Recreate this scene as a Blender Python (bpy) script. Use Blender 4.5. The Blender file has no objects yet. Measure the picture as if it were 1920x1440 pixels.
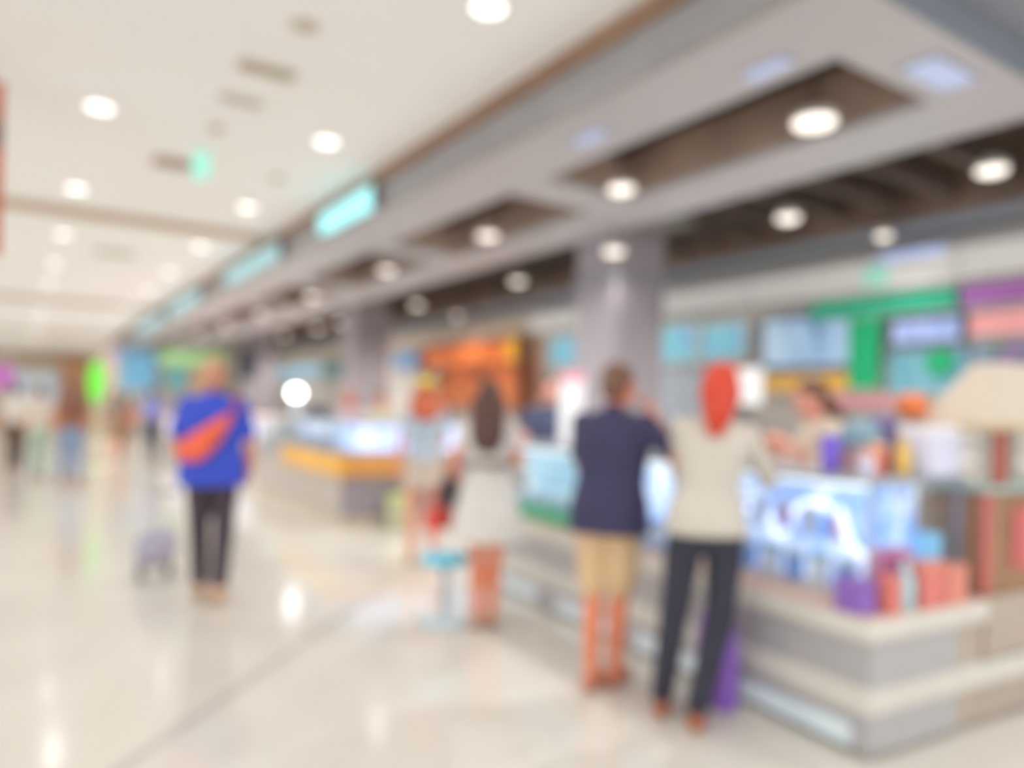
import bpy, math, random
from mathutils import Vector, Matrix
random.seed(7)
S = bpy.context.scene
COL = S.collection
R = math.radians

# ------------------------------------------------------------------ camera, world, exposure
YAW = R(33.6); ROLL = 0.021
fwd = Vector((math.sin(YAW), math.cos(YAW), 0)); rgt = Vector((math.cos(YAW), -math.sin(YAW), 0)); up = Vector((0, 0, 1))
r2 = rgt*math.cos(ROLL) + up*math.sin(ROLL); u2 = up*math.cos(ROLL) - rgt*math.sin(ROLL)
cam_data = bpy.data.cameras.new('camera'); cam = bpy.data.objects.new('camera', cam_data); COL.objects.link(cam)
m = Matrix((( r2.x, u2.x, -fwd.x, 0), (r2.y, u2.y, -fwd.y, 0), (r2.z, u2.z, -fwd.z, 1.45), (0, 0, 0, 1)))
cam.matrix_world = m
cam_data.sensor_width = 36; cam_data.lens = 1400/1920*36; cam_data.shift_y = 48/1920
cam_data.clip_start = 0.05; cam_data.clip_end = 300
cam_data.dof.use_dof = True                       # the photograph is out of focus everywhere
cam_data.dof.focus_distance = 0.45
cam_data.dof.aperture_fstop = 1.95
S.camera = cam
W = bpy.data.worlds.new('daylight'); S.world = W; W.use_nodes = True
W.node_tree.nodes['Background'].inputs[0].default_value = (0.94, 0.97, 1.0, 1)
W.node_tree.nodes['Background'].inputs[1].default_value = 1.4
S.view_settings.view_transform = 'Standard'; S.view_settings.look = 'None'
S.view_settings.gamma = 1; S.view_settings.use_curve_mapping = False
S.view_settings.exposure = 0.65
S.cycles.max_bounces = 8; S.cycles.diffuse_bounces = 5; S.cycles.glossy_bounces = 3; S.cycles.transparent_max_bounces = 10

# ------------------------------------------------------------------ materials
def lin(c):
    return tuple((v/255/12.92 if v/255 <= 0.04045 else ((v/255+0.055)/1.055)**2.4) for v in c) + (1,)
MATS = {}
def M(name, rgb, rough=0.6, metal=0.0, emit=0.0, var=0.06, scale=6.0, bump=0.0, alpha=None, spec=0.5):
    if name in MATS: return MATS[name]
    mt = bpy.data.materials.new(name); mt.use_nodes = True; MATS[name] = mt
    nt = mt.node_tree; b = nt.nodes['Principled BSDF']
    c = lin(rgb)
    b.inputs['Roughness'].default_value = rough; b.inputs['Metallic'].default_value = metal
    b.inputs['Specular IOR Level'].default_value = spec
    tc = nt.nodes.new('ShaderNodeTexCoord'); nz = nt.nodes.new('ShaderNodeTexNoise')
    nz.inputs['Scale'].default_value = scale; nz.inputs['Detail'].default_value = 4
    nt.links.new(tc.outputs['Object'], nz.inputs['Vector'])
    rp = nt.nodes.new('ShaderNodeValToRGB')
    rp.color_ramp.elements[0].position = 0.3; rp.color_ramp.elements[1].position = 0.7
    rp.color_ramp.elements[0].color = tuple(max(0, v*(1-var)) for v in c[:3])+(1,)
    rp.color_ramp.elements[1].color = tuple(min(1, v*(1+var)) for v in c[:3])+(1,)
    nt.links.new(nz.outputs['Fac'], rp.inputs['Fac']); nt.links.new(rp.outputs['Color'], b.inputs['Base Color'])
    if bump:
        bp = nt.nodes.new('ShaderNodeBump'); bp.inputs['Strength'].default_value = bump; bp.inputs['Distance'].default_value = 0.01
        nt.links.new(nz.outputs['Fac'], bp.inputs['Height']); nt.links.new(bp.outputs['Normal'], b.inputs['Normal'])
    if emit:
        nt.links.new(rp.outputs['Color'], b.inputs['Emission Color']); b.inputs['Emission Strength'].default_value = emit
    return mt
def glass_mat():
    mt = bpy.data.materials.new('clear_glass'); mt.use_nodes = True; nt = mt.node_tree
    nt.nodes.remove(nt.nodes['Principled BSDF']); out = nt.nodes['Material Output']
    t = nt.nodes.new('ShaderNodeBsdfTransparent'); t.inputs[0].default_value = (0.93, 0.97, 0.98, 1)
    g = nt.nodes.new('ShaderNodeBsdfGlossy'); g.inputs['Roughness'].default_value = 0.03
    f = nt.nodes.new('ShaderNodeLayerWeight'); f.inputs[0].default_value = 0.5
    pw = nt.nodes.new('ShaderNodeMath'); pw.operation = 'POWER'; pw.inputs[1].default_value = 4
    ma = nt.nodes.new('ShaderNodeMath'); ma.operation = 'MULTIPLY_ADD'; ma.inputs[1].default_value = 0.6; ma.inputs[2].default_value = 0.03
    mx = nt.nodes.new('ShaderNodeMixShader')
    nt.links.new(f.outputs['Facing'], pw.inputs[0]); nt.links.new(pw.outputs[0], ma.inputs[0])
    nt.links.new(ma.outputs[0], mx.inputs[0]); nt.links.new(t.outputs[0], mx.inputs[1]); nt.links.new(g.outputs[0], mx.inputs[2])
    nt.links.new(mx.outputs[0], out.inputs['Surface']); return mt
GLASS = glass_mat()
def graphic_mat(name, cols, scale=3.0, emit=0.0, rough=0.35, stretch=(1, 1, 1), rot=(0, 0, 0)):
    """flat printed or lit picture made of soft colour patches"""
    mt = bpy.data.materials.new(name); mt.use_nodes = True; nt = mt.node_tree; b = nt.nodes['Principled BSDF']
    tc = nt.nodes.new('ShaderNodeTexCoord'); mp = nt.nodes.new('ShaderNodeMapping'); mp.inputs['Scale'].default_value = stretch; mp.inputs['Rotation'].default_value = rot
    nz = nt.nodes.new('ShaderNodeTexNoise'); nz.inputs['Scale'].default_value = scale; nz.inputs['Detail'].default_value = 1.0; nz.inputs['Distortion'].default_value = 0.6
    rp = nt.nodes.new('ShaderNodeValToRGB'); n = len(cols)
    while len(rp.color_ramp.elements) < n: rp.color_ramp.elements.new(0.5)
    for i, c in enumerate(cols):
        rp.color_ramp.elements[i].position = 0.28 + 0.44*i/max(1, n-1); rp.color_ramp.elements[i].color = lin(c)
    nt.links.new(tc.outputs['Object'], mp.inputs[0]); nt.links.new(mp.outputs[0], nz.inputs['Vector']); nt.links.new(nz.outputs['Fac'], rp.inputs['Fac'])
    nt.links.new(rp.outputs['Color'], b.inputs['Base Color']); b.inputs['Roughness'].default_value = rough
    if emit: nt.links.new(rp.outputs['Color'], b.inputs['Emission Color']); b.inputs['Emission Strength'].default_value = emit
    return mt

# ------------------------------------------------------------------ mesh builder
class MB:
    def __init__(s): s.v = []; s.f = []
    def add(s, vs, fs):
        o = len(s.v); s.v += [tuple(v) for v in vs]; s.f += [tuple(i+o for i in f) for f in fs]; return s
    def box(s, x0, x1, y0, y1, z0, z1):
        return s.add([(x0,y0,z0),(x1,y0,z0),(x1,y1,z0),(x0,y1,z0),(x0,y0,z1),(x1,y0,z1),(x1,y1,z1),(x0,y1,z1)],
                     [(0,3,2,1),(4,5,6,7),(0,1,5,4),(1,2,6,5),(2,3,7,6),(3,0,4,7)])
    def bbox(s, x0, x1, y0, y1, z0, z1, b=0.01):
        """box with chamfered edges"""
        b = min(b, (x1-x0)/2.01, (y1-y0)/2.01, (z1-z0)/2.01); rings = []
        for z, i in ((z0, b), (z0+b, 0), (z1-b, 0), (z1, b)):
            rings.append([(x0+b+i*0, y0+i, z), (x1-b, y0+i, z), (x1-i, y0+b, z), (x1-i, y1-b, z), (x1-b, y1-i, z), (x0+b, y1-i, z), (x0+i, y1-b, z), (x0+i, y0+b, z)])
        vs = [p for r in rings for p in r]; fs = []
        for k in range(3):
            for j in range(8): fs.append((k*8+j, k*8+(j+1)%8, k*8+8+(j+1)%8, k*8+8+j))
        fs += [tuple(range(7, -1, -1)), tuple(range(24, 32))]
        return s.add(vs, fs)
    def lathe(s, prof, n=20, c=(0, 0, 0)):
        vs = []; fs = []
        for r, z in prof:
            for j in range(n): a = 2*math.pi*j/n; vs.append((c[0]+r*math.cos(a), c[1]+r*math.sin(a), c[2]+z))
        for k in range(len(prof)-1):
            for j in range(n): fs.append((k*n+j, k*n+(j+1)%n, k*n+n+(j+1)%n, k*n+n+j))
        fs += [tuple(range(n-1, -1, -1)), tuple(range((len(prof)-1)*n, len(prof)*n))]
        return s.add(vs, fs)
    def tube(s, pts, r, n=8):
        pts = [Vector(p) for p in pts]; rs = r if isinstance(r, (list, tuple)) else [r]*len(pts); vs = []; fs = []
        for i, p in enumerate(pts):
            d = (pts[min(i+1, len(pts)-1)]-pts[max(i-1, 0)]).normalized()
            a = d.cross(Vector((0, 0, 1)));  a = a.normalized() if a.length > 1e-3 else Vector((1, 0, 0)); b = d.cross(a).normalized()
            for j in range(n): t = 2*math.pi*j/n; vs.append(p+(a*math.cos(t)+b*math.sin(t))*rs[i])
        for k in range(len(pts)-1):
            for j in range(n): fs.append((k*n+j, k*n+(j+1)%n, k*n+n+(j+1)%n, k*n+n+j))
        fs += [tuple(range(n-1, -1, -1)), tuple(range((len(pts)-1)*n, len(pts)*n))]
        return s.add(vs, fs)
    def ell(s, c, rx, ry, rz, n=14, m=9, T=None):
        vs = []; fs = []
        for i in range(m+1):
            ph = math.pi*i/m
            for j in range(n):
                a = 2*math.pi*j/n; p = Vector((c[0]+rx*math.sin(ph)*math.cos(a), c[1]+ry*math.sin(ph)*math.sin(a), c[2]-rz*math.cos(ph)))
                vs.append(T(p) if T else p)
        for k in range(m):
            for j in range(n): fs.append((k*n+j, k*n+(j+1)%n, k*n+n+(j+1)%n, k*n+n+j))
        return s.add(vs, fs)
    def rings(s, rings):
        n = len(rings[0]); vs = [p for r in rings for p in r]; fs = []
        for k in range(len(rings)-1):
            for j in range(n): fs.append((k*n+j, k*n+(j+1)%n, k*n+n+(j+1)%n, k*n+n+j))
        fs += [tuple(range(n-1, -1, -1)), tuple(range((len(rings)-1)*n, len(rings)*n))]
        return s.add(vs, fs)
    def cap(s, p0, p1, r0, r1, n=12):
        """tapered limb with rounded ends"""
        p0 = Vector(p0); p1 = Vector(p1); d = (p1-p0).normalized()
        a = d.cross(Vector((0.31, 0.95, 0.07))).normalized(); b = d.cross(a).normalized(); rr = []
        for t in (90, 60, 30): rr.append((p0-d*r0*math.sin(R(t)), max(r0*math.cos(R(t)), 1e-4)))
        rr += [(p0, r0), (p1, r1)]
        for t in (30, 60, 90): rr.append((p1+d*r1*math.sin(R(t)), max(r1*math.cos(R(t)), 1e-4)))
        return s.rings([[c+(a*math.cos(2*math.pi*j/n)+b*math.sin(2*math.pi*j/n))*q for j in range(n)] for c, q in rr])
    def prism(s, poly, z0, z1):
        n = len(poly); vs = [(x, y, z0) for x, y in poly]+[(x, y, z1) for x, y in poly]
        return s.add(vs, [tuple(range(n-1, -1, -1)), tuple(range(n, 2*n))]+[(j, (j+1) % n, n+(j+1) % n, n+j) for j in range(n)])
    def mesh(s, name):
        me = bpy.data.meshes.new(name); me.from_pydata(s.v, [], s.f); me.validate(); me.update(); return me
    def build(s, name, mat, parent=None, smooth=False, loc=None, rotz=0):
        me = s.mesh(name); me.materials.append(mat)
        if smooth:
            for p in me.polygons: p.use_smooth = len(p.vertices) <= 4
        o = bpy.data.objects.new(name, me); COL.objects.link(o)
        if parent: o.parent = parent
        if loc is not None: o.location = loc
        o.rotation_euler.z = rotz
        return o
def tag(o, label=None, cat=None, group=None, kind=None):
    if label: o['label'] = label
    if cat: o['category'] = cat
    if group: o['group'] = group
    if kind: o['kind'] = kind
    return o
def thing(name, label, cat, loc=(0, 0, 0), rotz=0, group=None):
    o = bpy.data.objects.new(name, None); COL.objects.link(o); o.empty_display_size = 0.1
    o.location = loc; o.rotation_euler.z = rotz; return tag(o, label, cat, group)
def struct(name, mb, mat, label=None, parent=None):
    o = mb.build(name, mat, parent); 
    if not parent: o['kind'] = 'structure'; o['label'] = label or name.replace('_', ' ')
    return o
ORD = ['nearest', 'second', 'third', 'fourth', 'fifth', 'sixth', 'seventh', 'eighth', 'ninth', 'tenth', 'eleventh', 'twelfth', 'thirteenth', 'fourteenth', 'fifteenth', 'sixteenth', 'seventeenth', 'eighteenth', 'nineteenth', 'twentieth']

# ------------------------------------------------------------------ room shell
mt = bpy.data.materials.new('polished_floor'); mt.use_nodes = True; nt = mt.node_tree; b = nt.nodes['Principled BSDF']
tc = nt.nodes.new('ShaderNodeTexCoord'); nz = nt.nodes.new('ShaderNodeTexNoise'); nz.inputs['Scale'].default_value = 0.9; nz.inputs['Detail'].default_value = 6
rp = nt.nodes.new('ShaderNodeValToRGB'); rp.color_ramp.elements[0].color = lin((216, 210, 199)); rp.color_ramp.elements[1].color = lin((224, 219, 208))
rp.color_ramp.elements[0].position = 0.35; rp.color_ramp.elements[1].position = 0.65
nt.links.new(tc.outputs['Object'], nz.inputs['Vector']); nt.links.new(nz.outputs['Fac'], rp.inputs['Fac']); nt.links.new(rp.outputs['Color'], b.inputs['Base Color'])
b.inputs['Roughness'].default_value = 0.13; b.inputs['Specular IOR Level'].default_value = 0.5
FLOOR = mt
CEIL = M('cream_ceiling', (243, 242, 240), 0.85, var=0.015, scale=0.5)
TAN = M('tan_ceiling_trim', (190, 165, 140), 0.7)
SOFF = M('grey_soffit', (189, 187, 191), 0.45, var=0.03, scale=0.8)
SLATE = M('slate_soffit', (136, 142, 152), 0.6, var=0.03)
WOOD = M('brown_fascia', (142, 110, 88), 0.55, var=0.12, scale=3)
DARK = M('dark_void', (168, 146, 131), 0.8, var=0.25, scale=1.5)
DARKER = M('black_brown_metal', (84, 72, 66), 0.6, var=0.2, scale=3)
WALLM = M('pale_wall', (214, 207, 198), 0.7, var=0.03)
HEAD = M('white_header', (244, 242, 238), 0.6, var=0.02)

struct('floor', MB().box(-8, 12, -8, 48, -0.1, 0), FLOOR, 'polished cream floor of the mall hall')
def inlay(p, q, w, z=0.004):
    p = Vector(p); q = Vector(q); d = (q-p).normalized(); n = Vector((-d.y, d.x))*w/2
    return MB().prism([tuple(p+n), tuple(p-n), tuple(q-n), tuple(q+n)], 0.0005, z)
INL = M('grey_floor_inlay', (196, 189, 182), 0.2, var=0.1)
struct('trim_1', inlay((-0.6, 2.25), (2.5, 5.57), 0.06), INL, 'thin grey inlay line running across the cream floor')
struct('ceiling', MB().box(-8, 3.28, -8, 48, 4.0, 4.12), CEIL, 'flat cream ceiling of the hall')
for i, y in enumerate((11.6, 22.2, 32.8)):
    struct('trim_%d' % (i+2), MB().box(-8, 3.2, y-0.16, y+0.16, 3.93, 4.0), TAN, 'tan ceiling cross strip, %s from the camera' % ORD[i])
struct('wall_far', MB().box(-8, 3.3, 47.4, 47.6, 0, 4.0), M('tan_far_wall', (206, 186, 164), 0.7), 'tan wall closing the far end of the hall')
struct('wall_side', MB().box(3.3, 3.5, 33.4, 47.4, 0, 4.0), M('tan_far_wall', (206, 186, 164), 0.7), 'tan side wall beyond the food court')
struct('wall_end', MB().box(3.3, 9.1, 33.2, 33.4, 0, 4.85), WALLM, 'pale end wall of the food court')
struct('wall_right', MB().box(9.1, 9.3, -4, 33.4, 0, 4.85), WALLM, 'pale back wall behind the food stalls')
# made-up window front out of view, set close in so more daylight enters
for i in range(14):
    y = -8+i*4.2
    struct('trim_%d' % (60+i), MB().box(-7.95, -7.75, y-0.08, y+0.08, 0, 4.0), M('mullion_grey', (150, 150, 150), 0.4), 'grey mullion of the added unseen window front, %s along' % ORD[i])

# soffit over the food court
Z = 3.6
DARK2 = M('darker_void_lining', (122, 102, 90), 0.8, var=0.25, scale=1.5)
def strip(n, x0, x1, y0, y1, mat, label, sides='', hgt=0.5, lining=None):
    o = struct('trim_%d' % n, MB().box(x0, x1, y0, y1, Z, Z+0.05), mat, label)
    for s in sides:
        if s == 'l': bx = (x0, x0+0.02, y0, y1)
        if s == 'r': bx = (x1-0.02, x1, y0, y1)
        if s == 'n': bx = (x0, x1, y0, y0+0.02)
        if s == 'f': bx = (x0, x1, y1-0.02, y1)
        MB().box(bx[0], bx[1], bx[2], bx[3], Z+0.05, Z+hgt).build('upstand', lining or DARK, o)
    return o
strip(5, 3.29, 4.07, 2.16, 33.0, SOFF, 'grey soffit strip along the hall edge', 'r')
strip(6, 5.18, 5.95, 2.68, 33.0, SOFF, 'grey soffit strip between the two dark recesses', 'lr')
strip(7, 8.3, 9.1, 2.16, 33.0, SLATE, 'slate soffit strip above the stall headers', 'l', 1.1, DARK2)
strip(8, 4.07, 5.95, 2.16, 2.68, SOFF, 'grey soffit strip crossing at the near end', 'f')
for i in range(8):
    y = 5.7+i*3.55
    strip(10+i, 4.07, 5.18, y, y+0.55, SOFF, 'short grey cross strip in the left dark recess, %s from the camera' % ORD[i], 'nf', 0.4)
struct('trim_30', MB().box(3.29, 9.1, -4, 2.14, 3.78, 3.83), SLATE, 'slate coloured ceiling panel beyond the soffit end')
struct('trim_31', MB().box(3.29, 9.1, 2.14, 2.16, 3.6, 4.8), SLATE, 'slate edge of the soffit end')
struct('ceiling_void', MB().box(3.29, 9.1, 2.16, 33.2, 4.75, 4.85), DARK, 'dark open ceiling above the recesses')
struct('trim_32', MB().box(3.29, 3.33, 2.16, 33.2, 3.65, 4.75), DARK, 'dark lining behind the fascia')
fas = struct('trim_33', MB().box(3.23, 3.29, -4, 33.2, 3.58, 3.86), M('grey_fascia', (150, 147, 148), 0.5, var=0.05), 'grey fascia hanging below the cream ceiling')
MB().box(3.19, 3.29, -4, 33.2, 3.86, 4.0).build('wood_trim', WOOD, fas)
# ducts, pipes and cable trays in the dark recesses
for i, (x, z, r) in enumerate(((4.25, 4.45, 0.14), (6.3, 4.35, 0.18), (7.55, 4.3, 0.14))):
    t = thing('air_duct', 'dark round air duct in the open ceiling, %s from the hall' % ['first', 'second', 'third'][i], 'duct', (x, 2.8, z), group='dark ducts in the open ceiling')
    mb = MB().tube([(0, 0, 0), (0, 30, 0)], r, 14); mb.build('duct_pipe', DARKER, t, True)
    for k in range(10): MB().tube([(0, 0.5+3*k, 0), (0, 0.56+3*k, 0)], r+0.015, 14).build('joint_ring', DARK, t)
    for k in range(6): MB().box(-0.01, 0.01, 0.8+5*k, 0.82+5*k, r, 4.75-z).build('hanger_rod', DARKER, t)
for i, (x, z) in enumerate(((4.54, 4.25), (6.62, 4.2), (7.15, 4.15))):
    t = thing('cable_tray', 'dark cable tray hung in the open ceiling, %s from the hall' % ['first', 'second', 'third'][i], 'tray', (x, 2.9, z), group='dark trays in the open ceiling')
    MB().box(-0.07, 0.07, 0, 29, 0, 0.015).box(-0.07, -0.055, 0, 29, 0.015, 0.07).box(0.055, 0.07, 0, 29, 0.015, 0.07).build('tray', DARKER, t)
    for k in range(6): MB().box(-0.01, 0.01, 0.6+5*k, 0.62+5*k, 0.015, 4.75-z).build('hanger_rod', DARKER, t)
BATTEN = M('dark_batten', (92, 78, 70), 0.6, var=0.2)
for k in range(20):
    y = 3.4+k*0.62+(0.35*(k-9) if k > 9 else 0)
    t = tag(MB().bbox(6.0, 8.2, y-0.05, y+0.05, 3.78, 4.05, 0.01).build('ceiling_baffle', BATTEN), 'dark hanging ceiling baffle in the right recess, %s from the camera' % ORD[k], 'baffle', 'dark baffles in the right recess')
    for x in (6.3, 7.6): MB().box(x-0.008, x+0.008, y-0.008, y+0.008, 4.05, 4.75).build('hanger_rod', DARKER, t)
GREYB = M('grey_equipment', (118, 112, 108), 0.5)
t = tag(MB().bbox(6.02, 6.5, 6.0, 6.95, 3.62, 3.76, 0.02).build('air_unit', GREYB), 'grey boxed air unit in the right dark recess above the column', 'air unit')
for x in (6.12, 6.4): MB().box(x-0.01, x+0.01, 6.2, 6.22, 3.76, 4.17).build('hanger_rod', DARKER, t)

# blue glowing panels and cyan signs along the soffit edge
CY = M('cyan_lightbox', (150, 226, 232), 0.3, emit=0.55, var=0.1, scale=2)
CY2 = M('soft_cyan_lightbox', (148, 196, 205), 0.3, emit=0.25, var=0.1, scale=2)
for i, (y0, y1, mt_) in enumerate(((7.5, 9.2, CY), (10.9, 14.3, CY2), (16.5, 20.4, CY2), (21.2, 26.0, CY2))):
    t = tag(MB().bbox(3.13, 3.22, y0, y1, 3.6, 3.84, 0.01).build('fascia_sign', mt_), 'cyan lightbox sign on the soffit edge, %s from the camera' % ORD[i], 'sign', 'cyan signs on the soffit edge')
    for q in (y0-0.02, y1): MB().box(3.125, 3.225, q, q+0.02, 3.58, 3.86).build('end_cap', GREYB, t)
PB = M('pale_blue_panel', (178, 190, 224), 0.4, emit=0.22)
for i, (x, y, w, l, nm) in enumerate(((3.7, 4.55, 0.14, 0.34, 'second'), (3.84, 3.0, 0.14, 0.3, 'nearest'), (4.75, 2.42, 0.5, 0.22, 'end strip'))):
    t = tag(MB().bbox(x-w/2, x+w/2, y-l/2, y+l/2, Z-0.02, Z-0.001, 0.004).build('soffit_panel', PB), ['pale blue glowing panel in the hall edge soffit, farther one', 'pale blue glowing panel in the hall edge soffit, nearer one', 'wide pale blue glowing panel in the near end soffit'][i], 'light panel')
    MB().box(x-w/2-0.015, x+w/2+0.015, y-l/2-0.015, y+l/2+0.015, Z-0.006, Z-0.0005).build('frame', GREYB, t)

# ------------------------------------------------------------------ lamps
LENS = M('lamp_lens', (255, 252, 246), 0.3, emit=1.4, var=0)
RIM = M('white_rim', (235, 232, 226), 0.4, var=0.02)
def lamp_light(parent, power, z, col=(1, 0.985, 0.975), cone=150):
    ld = bpy.data.lights.new('lamp_light', 'SPOT'); ld.spot_size = R(cone); ld.spot_blend = 1.0; ld.shadow_soft_size = 0.0; ld.energy = power; ld.color = col
    lo = bpy.data.objects.new('lamp_light', ld); COL.objects.link(lo); lo.parent = parent; lo.location = (0, 0, z)
def downlight(x, y, z, label, group, power=8.5):
    t = thing('ceiling_downlight', label, 'downlight', (x, y, z), 0, group)
    MB().lathe([(0.105, -0.012), (0.125, -0.012), (0.13, 0.0), (0.105, 0.0)], 24).build('rim', RIM, t, True)
    MB().lathe([(0.07, -0.02), (0.1, -0.016), (0.104, -0.0125)], 24).build('lens', LENS, t)
    lamp_light(t, power*4.4, -0.03)
def lamp_label(row, n):
    return 'round white ceiling downlight, %s hand row, %s in view' % (row, ORD[n].replace('nearest', 'first')) if n >= 0 else 'round white ceiling downlight, %s hand row, %s above and behind the camera' % (row, ORD[-1-n].replace('nearest', 'first'))
for i in range(16): downlight(2.45, -4.83+2.96*i, 4.0, lamp_label('right', i-3), 'downlights in the cream ceiling', 7 if i < 5 else 14)
for i in range(16): downlight(0.56, -4.57+2.99*i, 4.0, lamp_label('left', i-4), 'downlights in the cream ceiling', 7 if i < 5 else 14)
for i, (x, y) in enumerate(((4.7, 0.9), (6.8, 0.9), (4.7, -1.6), (6.8, -1.6))): downlight(x, y, 3.78, 'added round downlight in the slate ceiling panel, %s from the kiosk corner' % ORD[i], 'downlights in the slate ceiling', 11)  # extra lamps out of view, put in to brighten the near kiosk
CAN = M('lamp_can', (200, 194, 186), 0.4)
def pendant(x, y, label, group, power=19, r=0.13, zl=3.56):
    t = thing('recess_downlight', label, 'downlight', (x, y, zl), 0, group)
    MB().lathe([(r*0.9, 0), (r, 0), (r*0.95, 0.05), (0.05, 0.11), (0.03, 0.11)], 24).build('housing', CAN, t, True)
    MB().lathe([(r*0.55, -0.035), (r*0.85, -0.02), (r*0.9, -0.001)], 24).build('lens', M('warm_lens', (255, 246, 234), 0.3, emit=0.95, var=0), t)
    MB().tube([(0, 0, 0.1), (0, 0, 4.75-zl)], 0.012, 6).build('stem', DARKER, t)
    lamp_light(t, power*6.8, -0.05, (1, 0.98, 0.965), 140)
for i, y in enumerate((3.29, 5.34, 7.75, 10.7, 14.2, 17.8, 21.4, 25.0, 28.4)):
    pendant(4.74, y, 'round lamp hanging in the left dark recess, %s from the camera' % ORD[i], 'lamps in the left recess', 19 if y < 12 else 26, r=0.16 if i == 0 else 0.13)
for i, y in enumerate((3.04, 5.04, 10.2, 13.9, 18.2, 20, 23, 27.5)):
    pendant(6.84, y, 'round lamp hanging in the right dark recess, %s from the camera' % ORD[i], 'lamps in the right recess', 19 if y < 12 else 26)
pendant(5.78, 6.62, 'round lamp hanging just in front of the nearest column', 'lamps in the right recess', power=3.0, zl=3.32)
for i, y in enumerate((4.72, 9.5, 14.5, 20)): pendant(8.12, y, 'small lamp below the slate soffit over the stalls, %s from the camera' % ORD[i], 'lamps over the stalls', power=3.5, r=0.09, zl=3.5)

# ceiling fittings
GRI = M('beige_grille', (196, 186, 166), 0.6); GRI2 = M('brown_grille', (186, 160, 146), 0.6)
for x, y, w, l, lb, mt_ in ((1.55, 5.8, 0.42, 0.2, 'beige air grille in the cream ceiling between the nearest downlights', GRI), (1.53, 6.5, 0.34, 0.16, 'faint grey air grille in the cream ceiling behind the beige one', M('grey_grille', (204, 198, 190), 0.6)),
                            (1.35, 8.64, 0.4, 0.36, 'brown air grille in the ceiling beside the green hanging sign', GRI2), (1.37, 14.5, 0.6, 0.4, 'tan air grille in the ceiling beyond the first tan cross strip', GRI)):
    t = thing('ceiling_grille', lb, 'grille', (x, y, 4.0))
    MB().box(-w/2, w/2, -l/2, l/2, -0.012, 0).build('frame', mt_, t)
    for k in range(5): MB().box(-w/2+0.02, w/2-0.02, -l/2+l*(k+0.5)/5.5, -l/2+l*(k+0.5)/5.5+0.012, -0.022, -0.012).build('slat', mt_, t)
for x, y, r, lb, mt_ in ((1.56, 4.97, 0.09, 'small round beige speaker in the ceiling near the top of the picture', GRI), (1.5, 7.3, 0.06, 'tiny round pinkish detector in the ceiling above the green hanging sign', GRI2), (2.41, 8.5, 0.08, 'small round beige speaker in the ceiling beside the right row of downlights', GRI)):
    tag(MB().lathe([(r, 0), (r, -0.012), (r*0.7, -0.03), (r*0.3, -0.034)], 20, (x, y, 4.0)).build('ceiling_speaker', mt_, None, True), lb, 'speaker' if r > 0.07 else 'detector')
t = thing('hanging_sign', 'small mint green sign hanging from the cream ceiling', 'sign', (1.48, 7.85, 3.66), R(-33))
MB().bbox(-0.085, 0.085, -0.02, 0.02, 0, 0.26, 0.008).build('panel', M('mint_sign', (150, 222, 204), 0.4, emit=0.35), t)
for x in (-0.05, 0.05): MB().box(x-0.005, x+0.005, -0.005, 0.005, 0.26, 0.34).build('rod', RIM, t)
t = thing('hanging_banner', 'orange and brown banner hanging at the left picture edge', 'banner', (-0.15, 6.95, 2.55), R(-8))
MB().bbox(-0.6, 0.03, -0.01, 0.01, 0, 1.3, 0.004).build('cloth', graphic_mat('banner_print', [(96, 62, 40), (196, 84, 40), (226, 120, 60)], 1.6, rough=0.7), t)
MB().tube([(-0.62, 0, 1.3), (0.035, 0, 1.3)], 0.012).build('top_rod', DARKER, t)
for x in (-0.5, -0.05): MB().tube([(x, 0, 1.3), (x, 0, 1.45)], 0.004, 6).build('wire', DARKER, t)

# ------------------------------------------------------------------ columns
COLM = M('grey_column_cladding', (156, 148, 153), 0.35, var=0.05, scale=1.2)
for i, y in enumerate((7.2, 15.9, 24.6)):
    t = thing('column', ['square grey clad column nearest the camera', 'square grey clad column behind the kiosk with the yellow band', 'square grey clad column farthest away near the dark hanging sign'][i], 'column', (6.4 if i == 0 else 6.55, y, 0), 0, 'square columns of the food court')
    MB().bbox(-0.4, 0.4, -0.4, 0.4, 0.15, 4.75, 0.02).build('shaft', COLM, t)
    MB().bbox(-0.43, 0.43, -0.43, 0.43, 0, 0.15, 0.01).build('plinth', DARKER, t)
    MB().box(-0.43, 0.43, -0.43, 0.43, 3.05, 3.1).build('band', SLATE, t)

# ------------------------------------------------------------------ food stalls along the back wall
def board(name, label, cat, y0, y1, z0, z1, mat, x=9.0, th=0.08, frame=None, group=None):
    """a sign, poster or screen fixed to the stall wall, facing the hall"""
    t = thing(name, label, cat, (x, (y0+y1)/2, z0), 0, group); w = (y1-y0)/2; h = z1-z0
    if frame:
        f = 0.045
        MB().box(-th/2, th/2, -w, w, 0, f).box(-th/2, th/2, -w, w, h-f, h).box(-th/2, th/2, -w, -w+f, f, h-f).box(-th/2, th/2, w-f, w, f, h-f).build('frame', frame, t)
        MB().box(-th/2+0.015, th/2, -w+f, w-f, f, h-f).build('screen' if cat == 'screen' else 'panel', mat, t)
    else:
        MB().bbox(-th/2, th/2, -w, w, 0, h, 0.008).build('panel', mat, t)
        MB().box(-th/2-0.004, th/2, -w-0.012, w+0.012, -0.012, 0).box(-th/2-0.004, th/2, -w-0.012, w+0.012, h, h+0.012).build('edge_strip', RIM, t)
    MB().box(th/2, 9.09-x, -0.05, 0.05, h*0.35, h*0.65).build('wall_bracket', GREYB, t)
    return t
HDR = ((-2.0, 4.22, 'above the purple sign'), (4.22, 7.1, 'above the green stall'), (7.1, 11.0, 'above the cyan posters'), (11.0, 12.6, 'above the narrow cyan sign'), (12.6, 17.75, 'above the orange stall'), (17.75, 20.5, 'above the small blue sign'), (20.5, 33.0, 'at the far end of the stalls'))
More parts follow.
